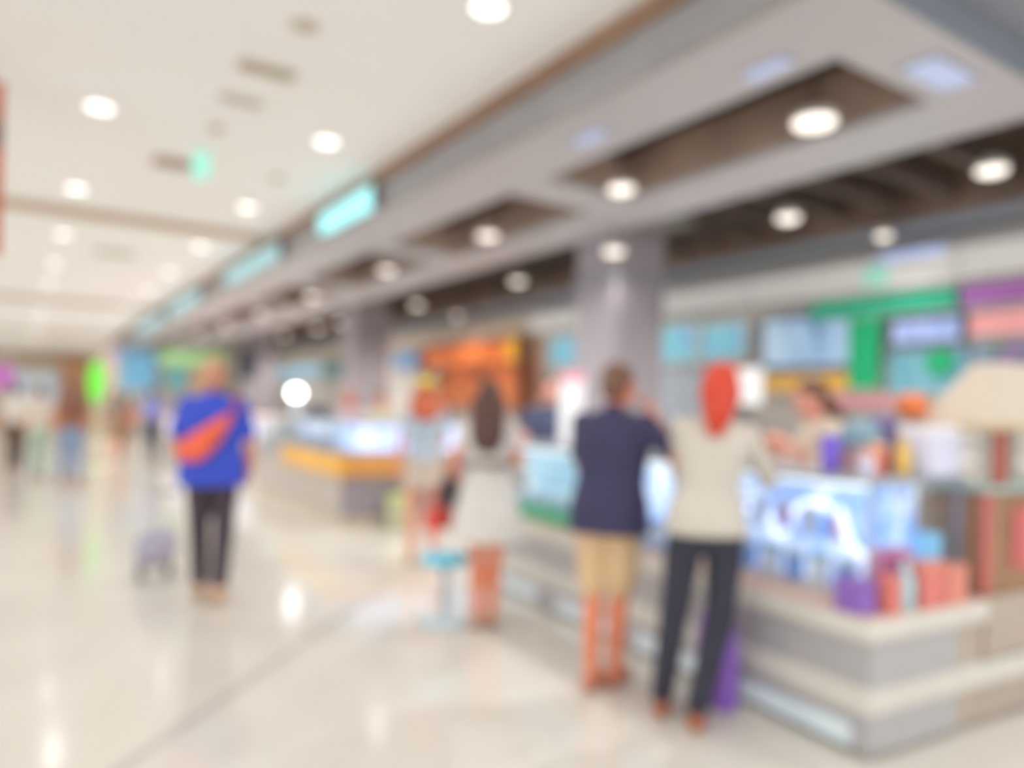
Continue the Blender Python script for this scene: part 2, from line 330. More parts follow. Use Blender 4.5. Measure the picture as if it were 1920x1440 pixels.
for y0, y1, lb in HDR:
    t = tag(MB().bbox(8.74, 9.06, y0+0.01, y1-0.01, 2.97, 3.38, 0.01).build('header_board', HEAD if y0 < 12 else M('warm_header', (216, 200, 180), 0.6, var=0.02)), 'white header board ' + lb, 'header board', 'header boards over the stalls')
    MB().box(8.73, 8.74, y0+0.02, y1-0.02, 2.97, 3.0).build('lower_lip', GREYB, t)
MON = M('monitor_bezel', (96, 104, 122), 0.35); BROWN = M('dark_wood', (110, 66, 42), 0.5, var=0.15)
SCR = graphic_mat('blue_menu_picture', [(92, 132, 180), (158, 190, 222), (176, 206, 230), (196, 216, 236)], 2.2, 0.2)
SCR2 = graphic_mat('lavender_menu_picture', [(126, 152, 206), (170, 184, 230), (196, 206, 240)], 2.0, 0.2)
TEAL = graphic_mat('teal_picture', [(96, 140, 165), (118, 178, 192), (140, 190, 205)], 1.6, 0.15)
CYP = graphic_mat('cyan_poster_print', [(150, 182, 224), (126, 196, 222), (142, 212, 214), (128, 190, 224)], 1.3, 0.2)
GREEN = M('stall_green', (18, 168, 108), 0.4, emit=0.08, var=0.08); GREEN2 = M('stall_green_light', (44, 178, 140), 0.4, emit=0.08, var=0.1)
PURP = M('purple_sign_face', (160, 96, 168), 0.4, emit=0.15, var=0.15); PINK = M('pink_sign_face', (232, 158, 158), 0.4, emit=0.15)
YEL = M('yellow_band', (226, 172, 60), 0.4, emit=0.1); PKS = M('pink_shelf_edge', (206, 140, 146), 0.5)
board('menu_screen', 'large grey framed blue menu screen over the yellow band', 'screen', 5.4, 6.95, 2.08, 2.82, SCR, 8.9, 0.09, MON)
board('stall_sign', 'long green sign board across the top of the green stall', 'sign', 4.26, 6.1, 2.7, 2.95, GREEN2, 8.82, 0.06)
board('stall_sign', 'tall narrow bright green sign beside the large menu screen', 'sign', 5.12, 5.5, 1.8, 2.68, GREEN, 8.76, 0.07)
board('menu_screen', 'small lavender menu screen right of the tall green sign', 'screen', 4.2, 5.06, 2.3, 2.66, SCR2, 8.9, 0.08, MON)
board('menu_poster', 'teal picture poster below the small lavender screen', 'poster', 4.2, 5.1, 1.75, 2.26, TEAL, 8.96, 0.04)
t = thing('round_sign', 'round green sign in front of the teal poster', 'sign', (8.85, 4.45, 2.1)); 
o = MB().lathe([(0.15, -0.02), (0.16, -0.01), (0.16, 0.01), (0.15, 0.02)], 28).build('disc', GREEN, t); o.rotation_euler = (0, R(90), 0)
MB().box(0.02, 0.085, -0.02, 0.02, -0.02, 0.02).build('arm', GREYB, t)
board('stall_sign', 'purple sign board at the right picture edge', 'sign', 2.2, 4.18, 2.7, 2.94, PURP, 8.8, 0.08)
board('stall_sign', 'pale pink sign board below the purple sign', 'sign', 2.4, 4.12, 2.38, 2.62, PINK, 8.86, 0.05)
board('menu_poster', 'grey blue picture panel below the pale pink sign', 'poster', 2.2, 4.1, 1.7, 2.3, graphic_mat('grey_blue_print', [(70, 84, 100), (150, 176, 214), (90, 110, 90), (160, 110, 190)], 2.4, 0.1), 8.95, 0.04)
board('stall_sign', 'yellow band below the large menu screen', 'sign', 5.56, 6.85, 1.78, 2.0, YEL, 8.86, 0.06)
board('wall_shelf', 'narrow pink shelf edge under the yellow band', 'shelf', 4.9, 5.9, 1.56, 1.73, PKS, 8.8, 0.12)
board('menu_poster', 'wide cyan poster on the stall wall right of the nearest column', 'poster', 7.25, 8.15, 2.25, 2.85, CYP, 8.95, 0.05, RIM)
board('menu_poster', 'wide light blue poster beside the nearest column', 'poster', 8.2, 9.3, 2.25, 2.9, CYP, 8.95, 0.05, RIM)
board('wall_panel', 'pale blue panel below the cyan posters', 'panel', 7.4, 9.2, 1.3, 2.15, M('pale_blue_wall', (196, 206, 216), 0.5), 8.98, 0.03)
board('stall_sign', 'small coral sign below the cyan poster behind the red haired person', 'sign', 7.29, 7.75, 1.92, 2.2, M('coral_face', (240, 124, 92), 0.5, emit=0.2), 8.8, 0.05)
board('light_box', 'bright white lightbox left of the yellow band', 'lightbox', 6.87, 7.25, 1.6, 2.12, M('white_lightbox', (255, 255, 255), 0.4, emit=0.3, var=0), 8.8, 0.08)
board('stall_sign', 'narrow cyan sign left of the nearest column', 'sign', 11.1, 12.1, 2.3, 2.92, CYP, 8.92, 0.06, RIM)
board('stall_sign', 'small blue sign left of the orange stall', 'sign', 18.0, 19.5, 2.5, 3.0 - 0.05, M('blue_sign_face', (124, 162, 206), 0.4, emit=0.15, var=0.1), 8.9, 0.06)
# the orange stall
t = thing('orange_stall', 'orange food stall front with dark brown posts and a yellow end', 'stall', (8.6, 12.5, 0))
OR = M('orange_face', (242, 128, 62), 0.45, emit=0.12, var=0.1, scale=2); OR2 = M('light_orange_face', (222, 128, 72), 0.5, emit=0.05, var=0.2)
MB().bbox(-0.08, 0.08, 0.35, 4.5, 2.45, 2.92, 0.02).build('sign_band', OR, t)
MB().bbox(-0.1, 0.1, 0.12, 0.6, 2.45, 2.94, 0.02).build('yellow_end', M('yellow_face', (240, 176, 50), 0.45, emit=0.25), t)
for y in (0.0, 4.35): MB().bbox(-0.12, 0.12, y, y+0.14, 0, 2.95, 0.01).build('post', BROWN, t)
MB().bbox(0.3, 0.36, 0.2, 4.3, 1.5, 2.42, 0.01).build('back_panel', OR2, t)
MB().bbox(-0.05, 0.45, 0.2, 4.3, 0, 1.05, 0.01).build('counter', M('stall_counter_brown', (150, 104, 76), 0.5), t)
for k, y in enumerate((1.5, 3.3)):
    p = thing('pendant_lamp', 'brown pendant lamp hanging in the orange stall, %s one' % ('right' if k == 0 else 'left'), 'pendant lamp', (8.45, 12.5+y, 2.1), 0, 'pendants in the orange stall')
    MB().lathe([(0.16, 0), (0.15, 0.08), (0.06, 0.2), (0.02, 0.24)], 18).build('shade', BROWN, p, True); MB().tube([(0, 0, 0.24), (0, 0, 1.5)], 0.008, 6).build('cord', DARKER, p)
# stall counters
CNT = M('stall_counter_pale', (190, 182, 174), 0.45, var=0.05); TOP = M('worktop_white', (222, 218, 212), 0.3, var=0.03)
for y0, y1, lb in ((-1.0, 4.2, 'below the purple sign'), (4.26, 7.06, 'in front of the green stall'), (7.12, 12.3, 'below the cyan posters'), (17.9, 20.4, 'below the small blue sign'), (20.5, 32.5, 'at the far end of the stalls')):
    t = thing('stall_counter', 'long pale stall counter ' + lb, 'counter', (8.1, y0, 0), 0, 'stall counters')
    MB().box(0.05, 0.6, 0, y1-y0, 0, 0.08).build('kick_plate', DARKER, t)
    n = max(2, int((y1-y0)/0.9)); w = (y1-y0)/n
    for k in range(n): MB().bbox(0, 0.6, k*w+0.004, (k+1)*w-0.004, 0.08, 1.0, 0.006).build('front_panel', CNT, t)
    MB().bbox(-0.04, 0.64, 0, y1-y0, 1.0, 1.05, 0.008).build('worktop', TOP, t)
# far part of the stall wall and the end wall
board('stall_sign', 'light blue sign far along the stall wall', 'sign', 25.6, 31.5, 2.5, 3.0-0.05, graphic_mat('light_blue_print', [(150, 196, 226), (160, 200, 230), (170, 208, 210)], 0.8, 0.25), 8.9, 0.06)
board('stall_sign', 'dark teal framed sign behind the second column', 'sign', 22.9, 25.3, 2.4, 2.95, graphic_mat('teal_dark_print', [(84, 100, 130), (110, 160, 160), (150, 180, 176)], 0.9, 0.1), 8.9, 0.06, MON)
def end_board(name, label, x0, x1, z0, z1, mat, y=32.9, cat='sign'):
    t = thing(name, label, cat, ((x0+x1)/2, y, z0)); w = (x1-x0)/2
    MB().bbox(-w, w, -0.05, 0.05, 0, z1-z0, 0.01).build('panel', mat, t); MB().box(-w-0.03, w+0.03, -0.06, 0.06, -0.03, 0).build('edge_strip', RIM, t)
    MB().box(-0.1, 0.1, 0.05, 33.19-y, (z1-z0)*0.3, (z1-z0)*0.7).build('wall_bracket', GREYB, t)
end_board('end_sign', 'pale green sign high on the far end wall', 4.8, 7.3, 2.95, 3.5, M('pale_green_face', (172, 214, 150), 0.5, emit=0.35, var=0.1))
end_board('end_sign', 'blue sign on the far end wall right of the green oval sign', 3.4, 4.66, 1.95, 3.45, M('sky_blue_face', (120, 178, 212), 0.5, emit=0.25, var=0.1))
end_board('end_sign', 'teal sign on the far end wall below the pale green one', 5.1, 5.85, 2.0, 2.85, M('teal_face', (122, 184, 190), 0.5, emit=0.2, var=0.2))
end_board('end_sign', 'tan sign on the far end wall behind the man in blue', 5.95, 7.0, 1.9, 2.85, M('tan_face', (222, 184, 150), 0.5, emit=0.15))
end_board('end_sign', 'small lavender sign at the corner of the end wall', 2.95, 3.36, 3.05, 3.5, M('lavender_face', (190, 178, 214), 0.5, emit=0.2), 32.6)
def hall_board(label, x0, x1, z0, z1, mat):
    t = thing('hall_sign', label, 'sign', ((x0+x1)/2, 47.3, z0)); w = (x1-x0)/2
    MB().bbox(-w, w, -0.08, 0.08, 0, z1-z0, 0.02).build('panel', mat, t); MB().box(-w-0.05, w+0.05, -0.1, 0.1, -0.06, 0).build('edge_strip', RIM, t)
hall_board('tan orange panel on the far hall wall beside the green oval sign', 2.0, 3.3, 1.6, 3.8, M('tan_orange_face', (220, 170, 132), 0.5))
hall_board('pale blue white shop panel on the far hall wall', -0.3, 1.9, 1.2, 3.0, graphic_mat('shop_print', [(150, 176, 210), (206, 210, 214), (160, 190, 176)], 0.7, 0.2))
t = thing('hanging_sign', 'purple sign board hanging at the far left', 'sign', (-0.45, 24.3, 1.75)); MB().bbox(-0.5, 0.4, -0.03, 0.03, 0, 0.6, 0.01).build('panel', M('magenta_face', (184, 108, 184), 0.5, emit=0.2, var=0.1), t)
for x in (-0.4, 0.3): MB().tube([(x, 0, 0.6), (x, 0, 2.25)], 0.012, 6).build('rod', RIM, t)
t = thing('hanging_sign', 'dark navy upright sign hung from the farthest column', 'sign', (6.1, 24.4, 2.25)); MB().bbox(-0.22, 0.22, -0.2, 0.2, 0, 0.95, 0.02).build('panel', M('navy_face', (50, 56, 72), 0.5), t)
MB().box(-0.03, 0.03, -0.03, 0.03, 0.95, 1.38).build('bracket', DARKER, t)
t = thing('oval_sign', 'bright green oval sign standing on a thin pole', 'sign', (1.42, 18.25, 0), R(-33))
o = MB().lathe([(0.02, -0.03), (0.16, -0.03), (0.17, 0), (0.16, 0.03), (0.02, 0.03)], 28).build('oval', M('vivid_green', (92, 216, 48), 0.4, emit=0.35, var=0.05), t, True)
o.rotation_euler = (R(90), 0, 0); o.scale = (1, 2.7, 1); o.location = (0, 0, 1.86)
MB().tube([(0, 0.01, 0.03), (0, 0.01, 1.42)], 0.025, 10).build('pole', M('pale_green_pole', (206, 222, 180), 0.4), t); MB().lathe([(0.22, 0), (0.22, 0.02), (0.05, 0.04)], 20).build('base', M('pale_green_pole', (206, 222, 180)), t)

# ------------------------------------------------------------------ island kiosks
GB = M('kiosk_grey', (178, 174, 174), 0.4, var=0.04); TB = M('kiosk_taupe', (182, 166, 152), 0.45, var=0.04); WB = M('kiosk_white_band', (214, 210, 200), 0.35, var=0.03)
LEDGE = M('pink_beige_ledge', (222, 196, 182), 0.4, var=0.05); STEEL = M('brushed_steel', (170, 176, 184), 0.3, 0.6, var=0.05)
KICK = M('pale_kick_light', (196, 206, 210), 0.3, emit=0.15); CORE = graphic_mat('blue_white_picture', [(110, 156, 230), (166, 198, 250), (236, 242, 255), (140, 172, 236), (216, 226, 255)], 3.2, 0.42)
CORE2 = graphic_mat('teal_white_picture', [(140, 200, 214), (220, 236, 244), (150, 196, 222), (196, 226, 232)], 2.4, 0.3, stretch=(1, 0.5, 1), rot=(R(40), 0, 0))
CORE3 = graphic_mat('ice_blue_picture', [(150, 186, 240), (206, 220, 250), (240, 244, 255)], 3.0, 0.6)
LED = M('white_led', (255, 255, 255), 0.3, emit=0.8, var=0)
def ktrans(o, org, rz): o.location = org; o.rotation_euler.z = rz; return o
K1 = (2.99, 1.76, 0.0); A1 = R(-4.9)
def k1(x, y, z): c, s = math.cos(A1), math.sin(A1); return (K1[0]+c*x-s*y, K1[1]+s*x+c*y, z)
t = thing('kiosk_counter', 'grey and white banded kiosk counter nearest the camera', 'kiosk', K1, A1)
for k in range(4): MB().bbox(0.02, 0.65, k*0.9+0.004, (k+1)*0.9-0.004, 0.02, 0.5, 0.006).build('front_panel', GB, t)
MB().bbox(0.654, 0.86, 0.02, 0.65, 0.02, 0.5, 0.006).build('end_panel', TB, t)
for k in range(2): MB().bbox(0.864+k*0.78, 0.86+(k+1)*0.78, 0.005, 0.65, 0.31, 0.6, 0.006).build('end_panel', TB, t); MB().bbox(0.864+k*0.78, 0.86+(k+1)*0.78, 0.02, 0.65, 0.02, 0.3, 0.006).build('end_panel', TB, t)
MB().bbox(0.0, 0.66, 0.0, 3.62, 0.19, 0.30, 0.008).bbox(0.661, 2.42, 0.0, 0.66, 0.19, 0.30, 0.008).build('lower_band', WB, t)
MB().bbox(-0.01, 0.66, -0.01, 3.63, 0.50, 0.585, 0.01).bbox(0.661, 0.86, -0.01, 0.66, 0.50, 0.585, 0.01).build('upper_band', WB, t)
MB().box(0.0, 0.86, 0.0, 0.66, 0.586, 0.6).box(0.0, 0.66, 0.66, 3.62, 0.586, 0.6).build('ledge', LEDGE, t)
for y in (0.1, 0.95, 1.85, 2.75): MB().box(0.012, 0.021, y, y+0.62, 0.03, 0.13).build('kick_light', KICK, t)
for k in range(3): MB().bbox(1.78, 2.42, 0.68+k*0.98, 0.67+(k+1)*0.98, 0.02, 0.98, 0.006).build('rear_panel', TB, t)
MB().bbox(1.76, 2.44, 0.66, 3.64, 0.98, 1.02, 0.006).build('rear_worktop', TOP, t)
def case(label, x0, x1, y0, y1, z0, z1, core, org=K1, ang=A1, cx=0.22, near=False, tray=None):
    """glass display case with steel edges round a lit picture panel"""
    t = thing('display_case', label, 'display case', org, ang); e = 0.018; ex = 0.012
    MB().bbox(x0, x1, y0, y1, z0, z0+0.03, 0.005).build('tray', tray or STEEL, t)
    MB().bbox(x0-0.01, x1+0.01, y0-0.01, y1+0.01, z1-0.03, z1, 0.005).build('top', STEEL, t)
    for x in (x0, x1-e):
        for y in (y0, y1-e): MB().box(x, x+e, y, y+e, z0+0.03, z1-0.03).build('corner_post', STEEL, t)
    MB().box(x0+0.003, x0+0.011, y0+e, y1-e, z0+0.03, z1-0.03).build('front_glass', GLASS, t)
    MB().box(x0+e, x1-e, y0+0.003, y0+0.011, z0+0.03, z1-0.03).build('side_glass', GLASS, t)
    ny = y0+(0.2 if near else 0.05)
    MB().bbox(x0+cx, x1-0.03, ny, y1-0.04, z0+0.031, z1-0.06, 0.006).build('picture_panel', core, t)
    MB().box(x0+0.03, x0+0.05, y0+0.03, y1-0.03, z1-0.05, z1-0.03).build('light_strip', LED, t)
    sh = MB().box(x0+0.03, x0+cx-0.01, y0+0.03, y1-0.03, z0+0.27, z0+0.278).build('shelf', GLASS, t)
    return t
cA = case('blue lit glass display case at the near kiosk corner with white arches', 0.13, 0.80, 0.10, 1.34, 0.6, 1.18, CORE, near=True, tray=LEDGE)
a = [(0.335, 0.56+0.19*math.cos(R(q)), 0.82+0.19*math.sin(R(q))) for q in range(0, 181, 12)]
MB().tube(a, 0.018, 8).build('arch', LED, cA, True)
a = [(0.335, 0.95+0.14*math.cos(R(q)), 0.80+0.14*math.sin(R(q))) for q in range(0, 181, 15)]
MB().tube(a, 0.015, 8).build('arch', LED, cA, True)
a = [(0.42+0.26*math.cos(R(q)), 0.28, 1.08+0.30*math.sin(R(q))) for q in range(190, 291, 10)]
MB().tube(a, 0.016, 8).build('arch', LED, cA, True)
case('ice blue lit glass display case between the two standing customers', 0.13, 0.62, 1.38, 2.32, 0.6, 1.18, CORE3)
cC = case('teal and white glass display case at the far end of the near kiosk', 0.13, 0.62, 2.36, 3.56, 0.6, 1.18, CORE2)
MB().bbox(0.10, 0.125, 2.4, 3.5, 0.602, 0.72, 0.005).build('green_rail', M('kiosk_green', (84, 178, 132), 0.4), cC)

def boxitem(name, label, cat, c, sx, sy, sz, mat, lidmat=None, rz=A1, group=None, lidname='lid'):
    t = thing(name, label, cat, c, rz, group)
    MB().bbox(-sx/2, sx/2, -sy/2, sy/2, 0, sz, 0.006).build('carton', mat, t)
    MB().bbox(-sx/2-0.002, sx/2+0.002, -sy/2-0.002, sy/2+0.002, sz*0.82, sz+0.004, 0.004).build(lidname, lidmat or mat, t); return t
def cup(label, c, r, h, mat, lidmat, group=None, name='cup'):
    t = thing(name, label, 'cup', c, 0, group)
    MB().lathe([(r*0.72, 0), (r*0.76, 0.004), (r, h)], 16).build('cup_wall', mat, t, True); MB().lathe([(r*1.04, h), (r*1.04, h+0.01), (r*0.8, h+0.025), (r*0.2, h+0.03)], 16).build('lid', lidmat, t, True); return t
def bottle(label, c, r, h, mat, capmat, group=None):
    t = thing('bottle', label, 'bottle', c, 0, group)
    MB().lathe([(r*0.9, 0), (r, 0.01), (r, h*0.62), (r*0.4, h*0.82), (r*0.38, h*0.93)], 16).build('bottle_body', mat, t, True); MB().lathe([(r*0.42, h*0.93), (r*0.42, h)], 12).build('cap', capmat, t); return t
PU = M('purple_carton', (140, 100, 184), 0.5); RED = M('red_carton', (220, 124, 116), 0.5); CORAL = M('coral_carton', (222, 140, 122), 0.5); PNK = M('hot_pink_carton', (240, 130, 176), 0.5)
CYB = M('pale_cyan_plastic', (176, 214, 222), 0.35); VIO = M('violet_plastic', (122, 98, 220), 0.4); ORG = M('orange_plastic', (228, 122, 66), 0.45); YLW = M('yellow_plastic', (236, 196, 96), 0.4); WHT = M('white_plastic', (236, 234, 240), 0.4)
PPK = M('pale_pink_plastic', (226, 186, 186), 0.5); GBL = M('grey_blue_cloth', (136, 166, 180), 0.7); BLP = M('blue_plastic', (124, 160, 226), 0.4); LAV = M('lavender_white', (216, 216, 236), 0.4)
g = 'products on the kiosk ledge'
boxitem('carton', 'purple carton on the ledge at the near kiosk corner', 'carton', k1(0.06, 0.12, 0.6), 0.10, 0.14, 0.14, PU, group=g)
boxitem('carton', 'small red carton right of the purple carton on the kiosk ledge', 'carton', k1(0.19, 0.05, 0.6), 0.09, 0.07, 0.16, RED, group=g)
bottle('pale cyan bottle between red cartons on the kiosk ledge', k1(0.30, 0.05, 0.6), 0.04, 0.22, CYB, WHT, g)
boxitem('carton', 'large coral red carton right of the pale cyan bottle', 'carton', k1(0.45, 0.045, 0.6), 0.17, 0.08, 0.2, RED, CORAL, group=g)
boxitem('carton', 'dull coral carton at the right end of the kiosk ledge', 'carton', k1(0.63, 0.045, 0.6), 0.15, 0.08, 0.17, CORAL, group=g)
boxitem('carton', 'hot pink carton inside the near display case', 'carton', k1(0.42, 0.2, 0.63), 0.2, 0.09, 0.2, PNK, group='products in the near display case')
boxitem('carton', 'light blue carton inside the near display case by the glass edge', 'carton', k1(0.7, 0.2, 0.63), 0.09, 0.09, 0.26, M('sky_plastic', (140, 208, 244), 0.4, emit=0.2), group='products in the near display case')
for i in range(7):
    y = 0.3+i*0.15
    cup('%s cup at the bottom of the near case, %s from the corner' % (['blue', 'white'][i % 2], ORD[i]), k1(0.24, y, 0.63), 0.05, 0.13, [BLP, WHT][i % 2], [WHT, M('teal_plastic', (150, 196, 214), 0.4)][i % 2], 'cups in the near display case')
for i in range(6):
    y = 0.35+i*0.16
    cup('small %s cup on the glass shelf of the near case, %s from the corner' % (['pale pink', 'lavender'][i % 2], ORD[i]), k1(0.24, y, 0.879), 0.04, 0.1, [M('rose_plastic', (226, 170, 214), 0.4), LAV][i % 2], WHT, 'cups on the case shelf')
for i in range(5): cup('white tub in the middle ice blue case, %s from the camera' % ORD[i], k1(0.25, 1.5+i*0.17, 0.63), 0.055, 0.12, WHT, BLP, 'tubs in the middle case')
for i in range(6): cup('teal tub in the far teal case, %s from the camera' % ORD[i], k1(0.25, 2.48+i*0.19, 0.63), 0.055, 0.12, M('teal_plastic', (150, 196, 214), 0.4), WHT, 'tubs in the far case')
# things standing on the case tops
g = 'things on top of the near kiosk'
cup('violet cup on the kiosk top in front of the attendant', k1(0.3, 0.45, 1.18), 0.05, 0.15, VIO, VIO, g)
t = thing('cloth_cap', 'grey blue cloth cap on the kiosk top', 'cap', k1(0.5, 0.43, 1.306), A1+R(60), g)
MB().lathe([(0.10, 0), (0.105, 0.03), (0.09, 0.09), (0.05, 0.125), (0.01, 0.135)], 20).build('crown', GBL, t, True)
MB().prism([(0.09*math.cos(R(q)), 0.06+0.13*math.sin(R(q))) for q in range(0, 181, 15)], 0.002, 0.012).build('visor', GBL, t); MB().ell((0, 0, 0.137), 0.01, 0.01, 0.006, 8, 5).build('button', GBL, t)
boxitem('carton', 'pale pink carton under the grey blue cap on the kiosk top', 'carton', k1(0.5, 0.43, 1.18), 0.17, 0.17, 0.12, PPK, group=g)
cup('small orange tub on the kiosk top near the yellow bottle', k1(0.39, 0.26, 1.18), 0.045, 0.12, ORG, M('peach_plastic', (232, 180, 150), 0.4), g)
bottle('yellow bottle on the kiosk top beside the white box', k1(0.49, 0.2, 1.18), 0.035, 0.18, YLW, YLW, g)
cup('pale cup on the kiosk top at the near edge', k1(0.26, 0.22, 1.18), 0.04, 0.08, LAV, PPK, g)
boxitem('carton', 'purple carton standing behind the yellow bottle', 'carton', k1(0.66, 0.42, 1.18), 0.12, 0.08, 0.27, M('muted_purple', (150, 134, 190), 0.5), group=g)
t = thing('paper_ball', 'round orange paper lantern on a stand on the kiosk top', 'lantern', k1(0.74, 0.32, 1.18), 0, g)
MB().ell((0, 0, 0.33), 0.075, 0.075, 0.07, 18, 12).build('globe', ORG, t, True); MB().tube([(0, 0, 0.01), (0, 0, 0.27)], 0.008, 6).build('stem', DARKER, t); MB().lathe([(0.05, 0), (0.05, 0.012)], 16).build('foot', DARKER, t)
boxitem('white_box', 'large lavender white box on the kiosk top under the cream roof', 'box', k1(0.675, 0.18, 1.18), 0.26, 0.16, 0.235, LAV, WHT, group=g)
# wooden stand with cream roof
CRM = M('cream_roof_cloth', (210, 196, 178), 0.7, var=0.02); WD = M('stand_wood', (158, 118, 88), 0.5, var=0.15, scale=5); TANW = M('tan_board', (200, 178, 142), 0.5)
t = thing('wooden_stand', 'wooden stand with a cream pitched roof at the right end of the kiosk', 'stand', k1(0.87, 0.0, 0.6), A1)
MB().bbox(-0.01, 0.75, 0.03, 0.30, 0.0, 0.5, 0.01).build('box_body', WD, t)
MB().box(-0.02, 0.03, 0.015, 0.03, 0.02, 0.5).build('corner_strip', M('red_strip', (206, 106, 104), 0.5), t)
MB().bbox(0.24, 0.46, 0.012, 0.03, 0.12, 0.42, 0.004).build('red_plate', M('red_strip', (206, 106, 104)), t)
MB().bbox(-0.03, 0.78, 0.0, 0.33, 0.5, 0.53, 0.006).build('shelf', M('teal_board', (166, 190, 184), 0.4), t)
for x, y in ((0.0, 0.04), (0.72, 0.04), (0.0, 0.28), (0.72, 0.28)): MB().box(x-0.016, x+0.016, y-0.016, y+0.016, 0.53, 0.80).build('post', M('post_grey', (178, 176, 162), 0.5), t)
MB().bbox(0.09, 0.2, 0.03, 0.06, 0.535, 0.795, 0.004).build('red_plaque', M('dull_red', (178, 96, 84), 0.5), t)
MB().bbox(-0.10, 0.80, -0.03, 0.34, 0.80, 0.835, 0.006).build('roof_board', TANW, t)
MB().add([(-0.08, -0.015, 0.835), (0.78, -0.015, 0.835), (0.78, 0.325, 0.835), (-0.08, 0.325, 0.835), (0.14, 0.05, 1.13), (0.66, 0.05, 1.13), (0.66, 0.18, 1.13), (0.14, 0.18, 1.13)],
         [(3, 2, 1, 0), (4, 5, 6, 7), (0, 1, 5, 4), (1, 2, 6, 5), (2, 3, 7, 6), (3, 0, 4, 7)]).build('roof', CRM, t)
# white menu display at the far end
t = thing('menu_display', 'tall white menu display with a pink top on the near kiosk', 'display', k1(0.42, 2.95, 1.18), A1)
MB().bbox(-0.07, 0.13, -0.13, 0.13, 0, 0.02, 0.004).build('base', WHT, t); MB().bbox(-0.02, 0.02, -0.15, 0.15, 0.02, 0.5, 0.01).build('face', M('white_screen', (250, 250, 252), 0.4, emit=0.15, var=0.01), t); MB().bbox(-0.022, 0.022, -0.15, 0.15, 0.5, 0.58, 0.008).build('pink_top', M('pink_plastic', (240, 160, 184), 0.4, emit=0.15), t)

# second island kiosk with the yellow band
K3 = (3.2, 8.42, 0.0); A3 = R(-2.5)
def k3(x, y, z): c, s = math.cos(A3), math.sin(A3); return (K3[0]+c*x-s*y, K3[1]+s*x+c*y, z)
t = thing('kiosk_counter', 'grey island kiosk counter with a yellow orange band', 'kiosk', K3, A3)
MB().box(0.03, 2.4, 0.03, 0.62, 0.0, 0.14).box(0.03, 0.62, 0.62, 4.6, 0.0, 0.14).build('plinth', M('tan_plinth', (206, 192, 174), 0.4), t)
for k in range(5): MB().bbox(0.0, 0.62, k*0.92+0.004, (k+1)*0.92-0.004, 0.14, 0.62, 0.006).build('front_panel', M('kiosk_beige', (188, 176, 166), 0.4), t)
for k in range(2): MB().bbox(0.624+k*0.89, 0.62+(k+1)*0.89, 0.0, 0.62, 0.14, 0.62, 0.006).build('end_panel', M('kiosk_mauve', (152, 144, 150), 0.4), t)
MB().bbox(0.0, 0.622, -0.012, -0.001, 0.14, 0.62, 0.004).build('end_panel', M('kiosk_mauve', (152, 144, 150)), t)
YB = M('yellow_orange_band', (238, 176, 62), 0.4, var=0.12, scale=1.2); OB = M('orange_band', (222, 156, 78), 0.4, var=0.1)
MB().bbox(-0.06, 0.05, -0.05, 2.6, 0.62, 0.86, 0.01).build('yellow_band', YB, t); MB().bbox(0.051, 1.35, -0.06, 0.05, 0.62, 0.86, 0.01).build('orange_band', OB, t)
MB().box(0.05, 0.62, 0.05, 4.6, 0.62, 0.88).box(0.62, 2.4, 0.05, 0.62, 0.62, 0.88).build('case_deck', STEEL, t)
case('blue lit display case along the left side of the yellow banded kiosk', 0.06, 0.55, 0.70, 2.9, 0.88, 1.27, CORE3, K3, A3)
case('pale display case at the far left end of the yellow banded kiosk', 0.06, 0.55, 2.95, 4.55, 0.88, 1.2, graphic_mat('pale_print', [(196, 206, 214), (214, 214, 216), (220, 190, 186)], 1.5, 0.1), K3, A3)
cD = case('lavender blue lit display case at the corner of the yellow banded kiosk', 0.06, 2.3, 0.06, 0.66, 0.88, 1.27, graphic_mat('lavender_blue_picture', [(160, 176, 240), (206, 214, 250), (240, 242, 255)], 2.2, 0.75), K3, A3)
for i in range(9): cup('%s tub in the left case of the yellow banded kiosk, %s from the camera' % (['white', 'blue'][i % 2], ORD[i]), k3(0.17, 0.85+i*0.22, 0.911), 0.06, 0.13, [WHT, BLP][i % 2], WHT, 'tubs in the left case')
t = thing('cash_register', 'dark grey cash register on the yellow banded kiosk', 'cash register', k3(0.3, 2.0, 1.27), A3+R(90))
GR = M('register_grey', (110, 112, 120), 0.5); MB().bbox(-0.22, 0.22, -0.18, 0.18, 0, 0.1, 0.01).build('drawer', GR, t)
MB().add([(-0.18, -0.15, 0.1), (0.18, -0.15, 0.1), (0.18, 0.12, 0.1), (-0.18, 0.12, 0.1), (-0.18, -0.15, 0.13), (0.18, -0.15, 0.13), (0.18, 0.12, 0.2), (-0.18, 0.12, 0.2)], [(3, 2, 1, 0), (4, 5, 6, 7), (0, 1, 5, 4), (1, 2, 6, 5), (2, 3, 7, 6), (3, 0, 4, 7)]).build('keypad', M('register_dark', (76, 78, 88), 0.4), t)
t = thing('globe_lamp', 'bright white globe lamp on the yellow banded kiosk', 'lamp', k3(0.28, 3.1, 1.2))
MB().lathe([(0.09, 0), (0.09, 0.02), (0.02, 0.03), (0.02, 0.36)], 18).build('stem', STEEL, t, True); MB().ell((0, 0, 0.44), 0.10, 0.10, 0.085, 20, 14).build('globe', M('lamp_globe', (250, 252, 255), 0.3, emit=8, var=0), t, True)
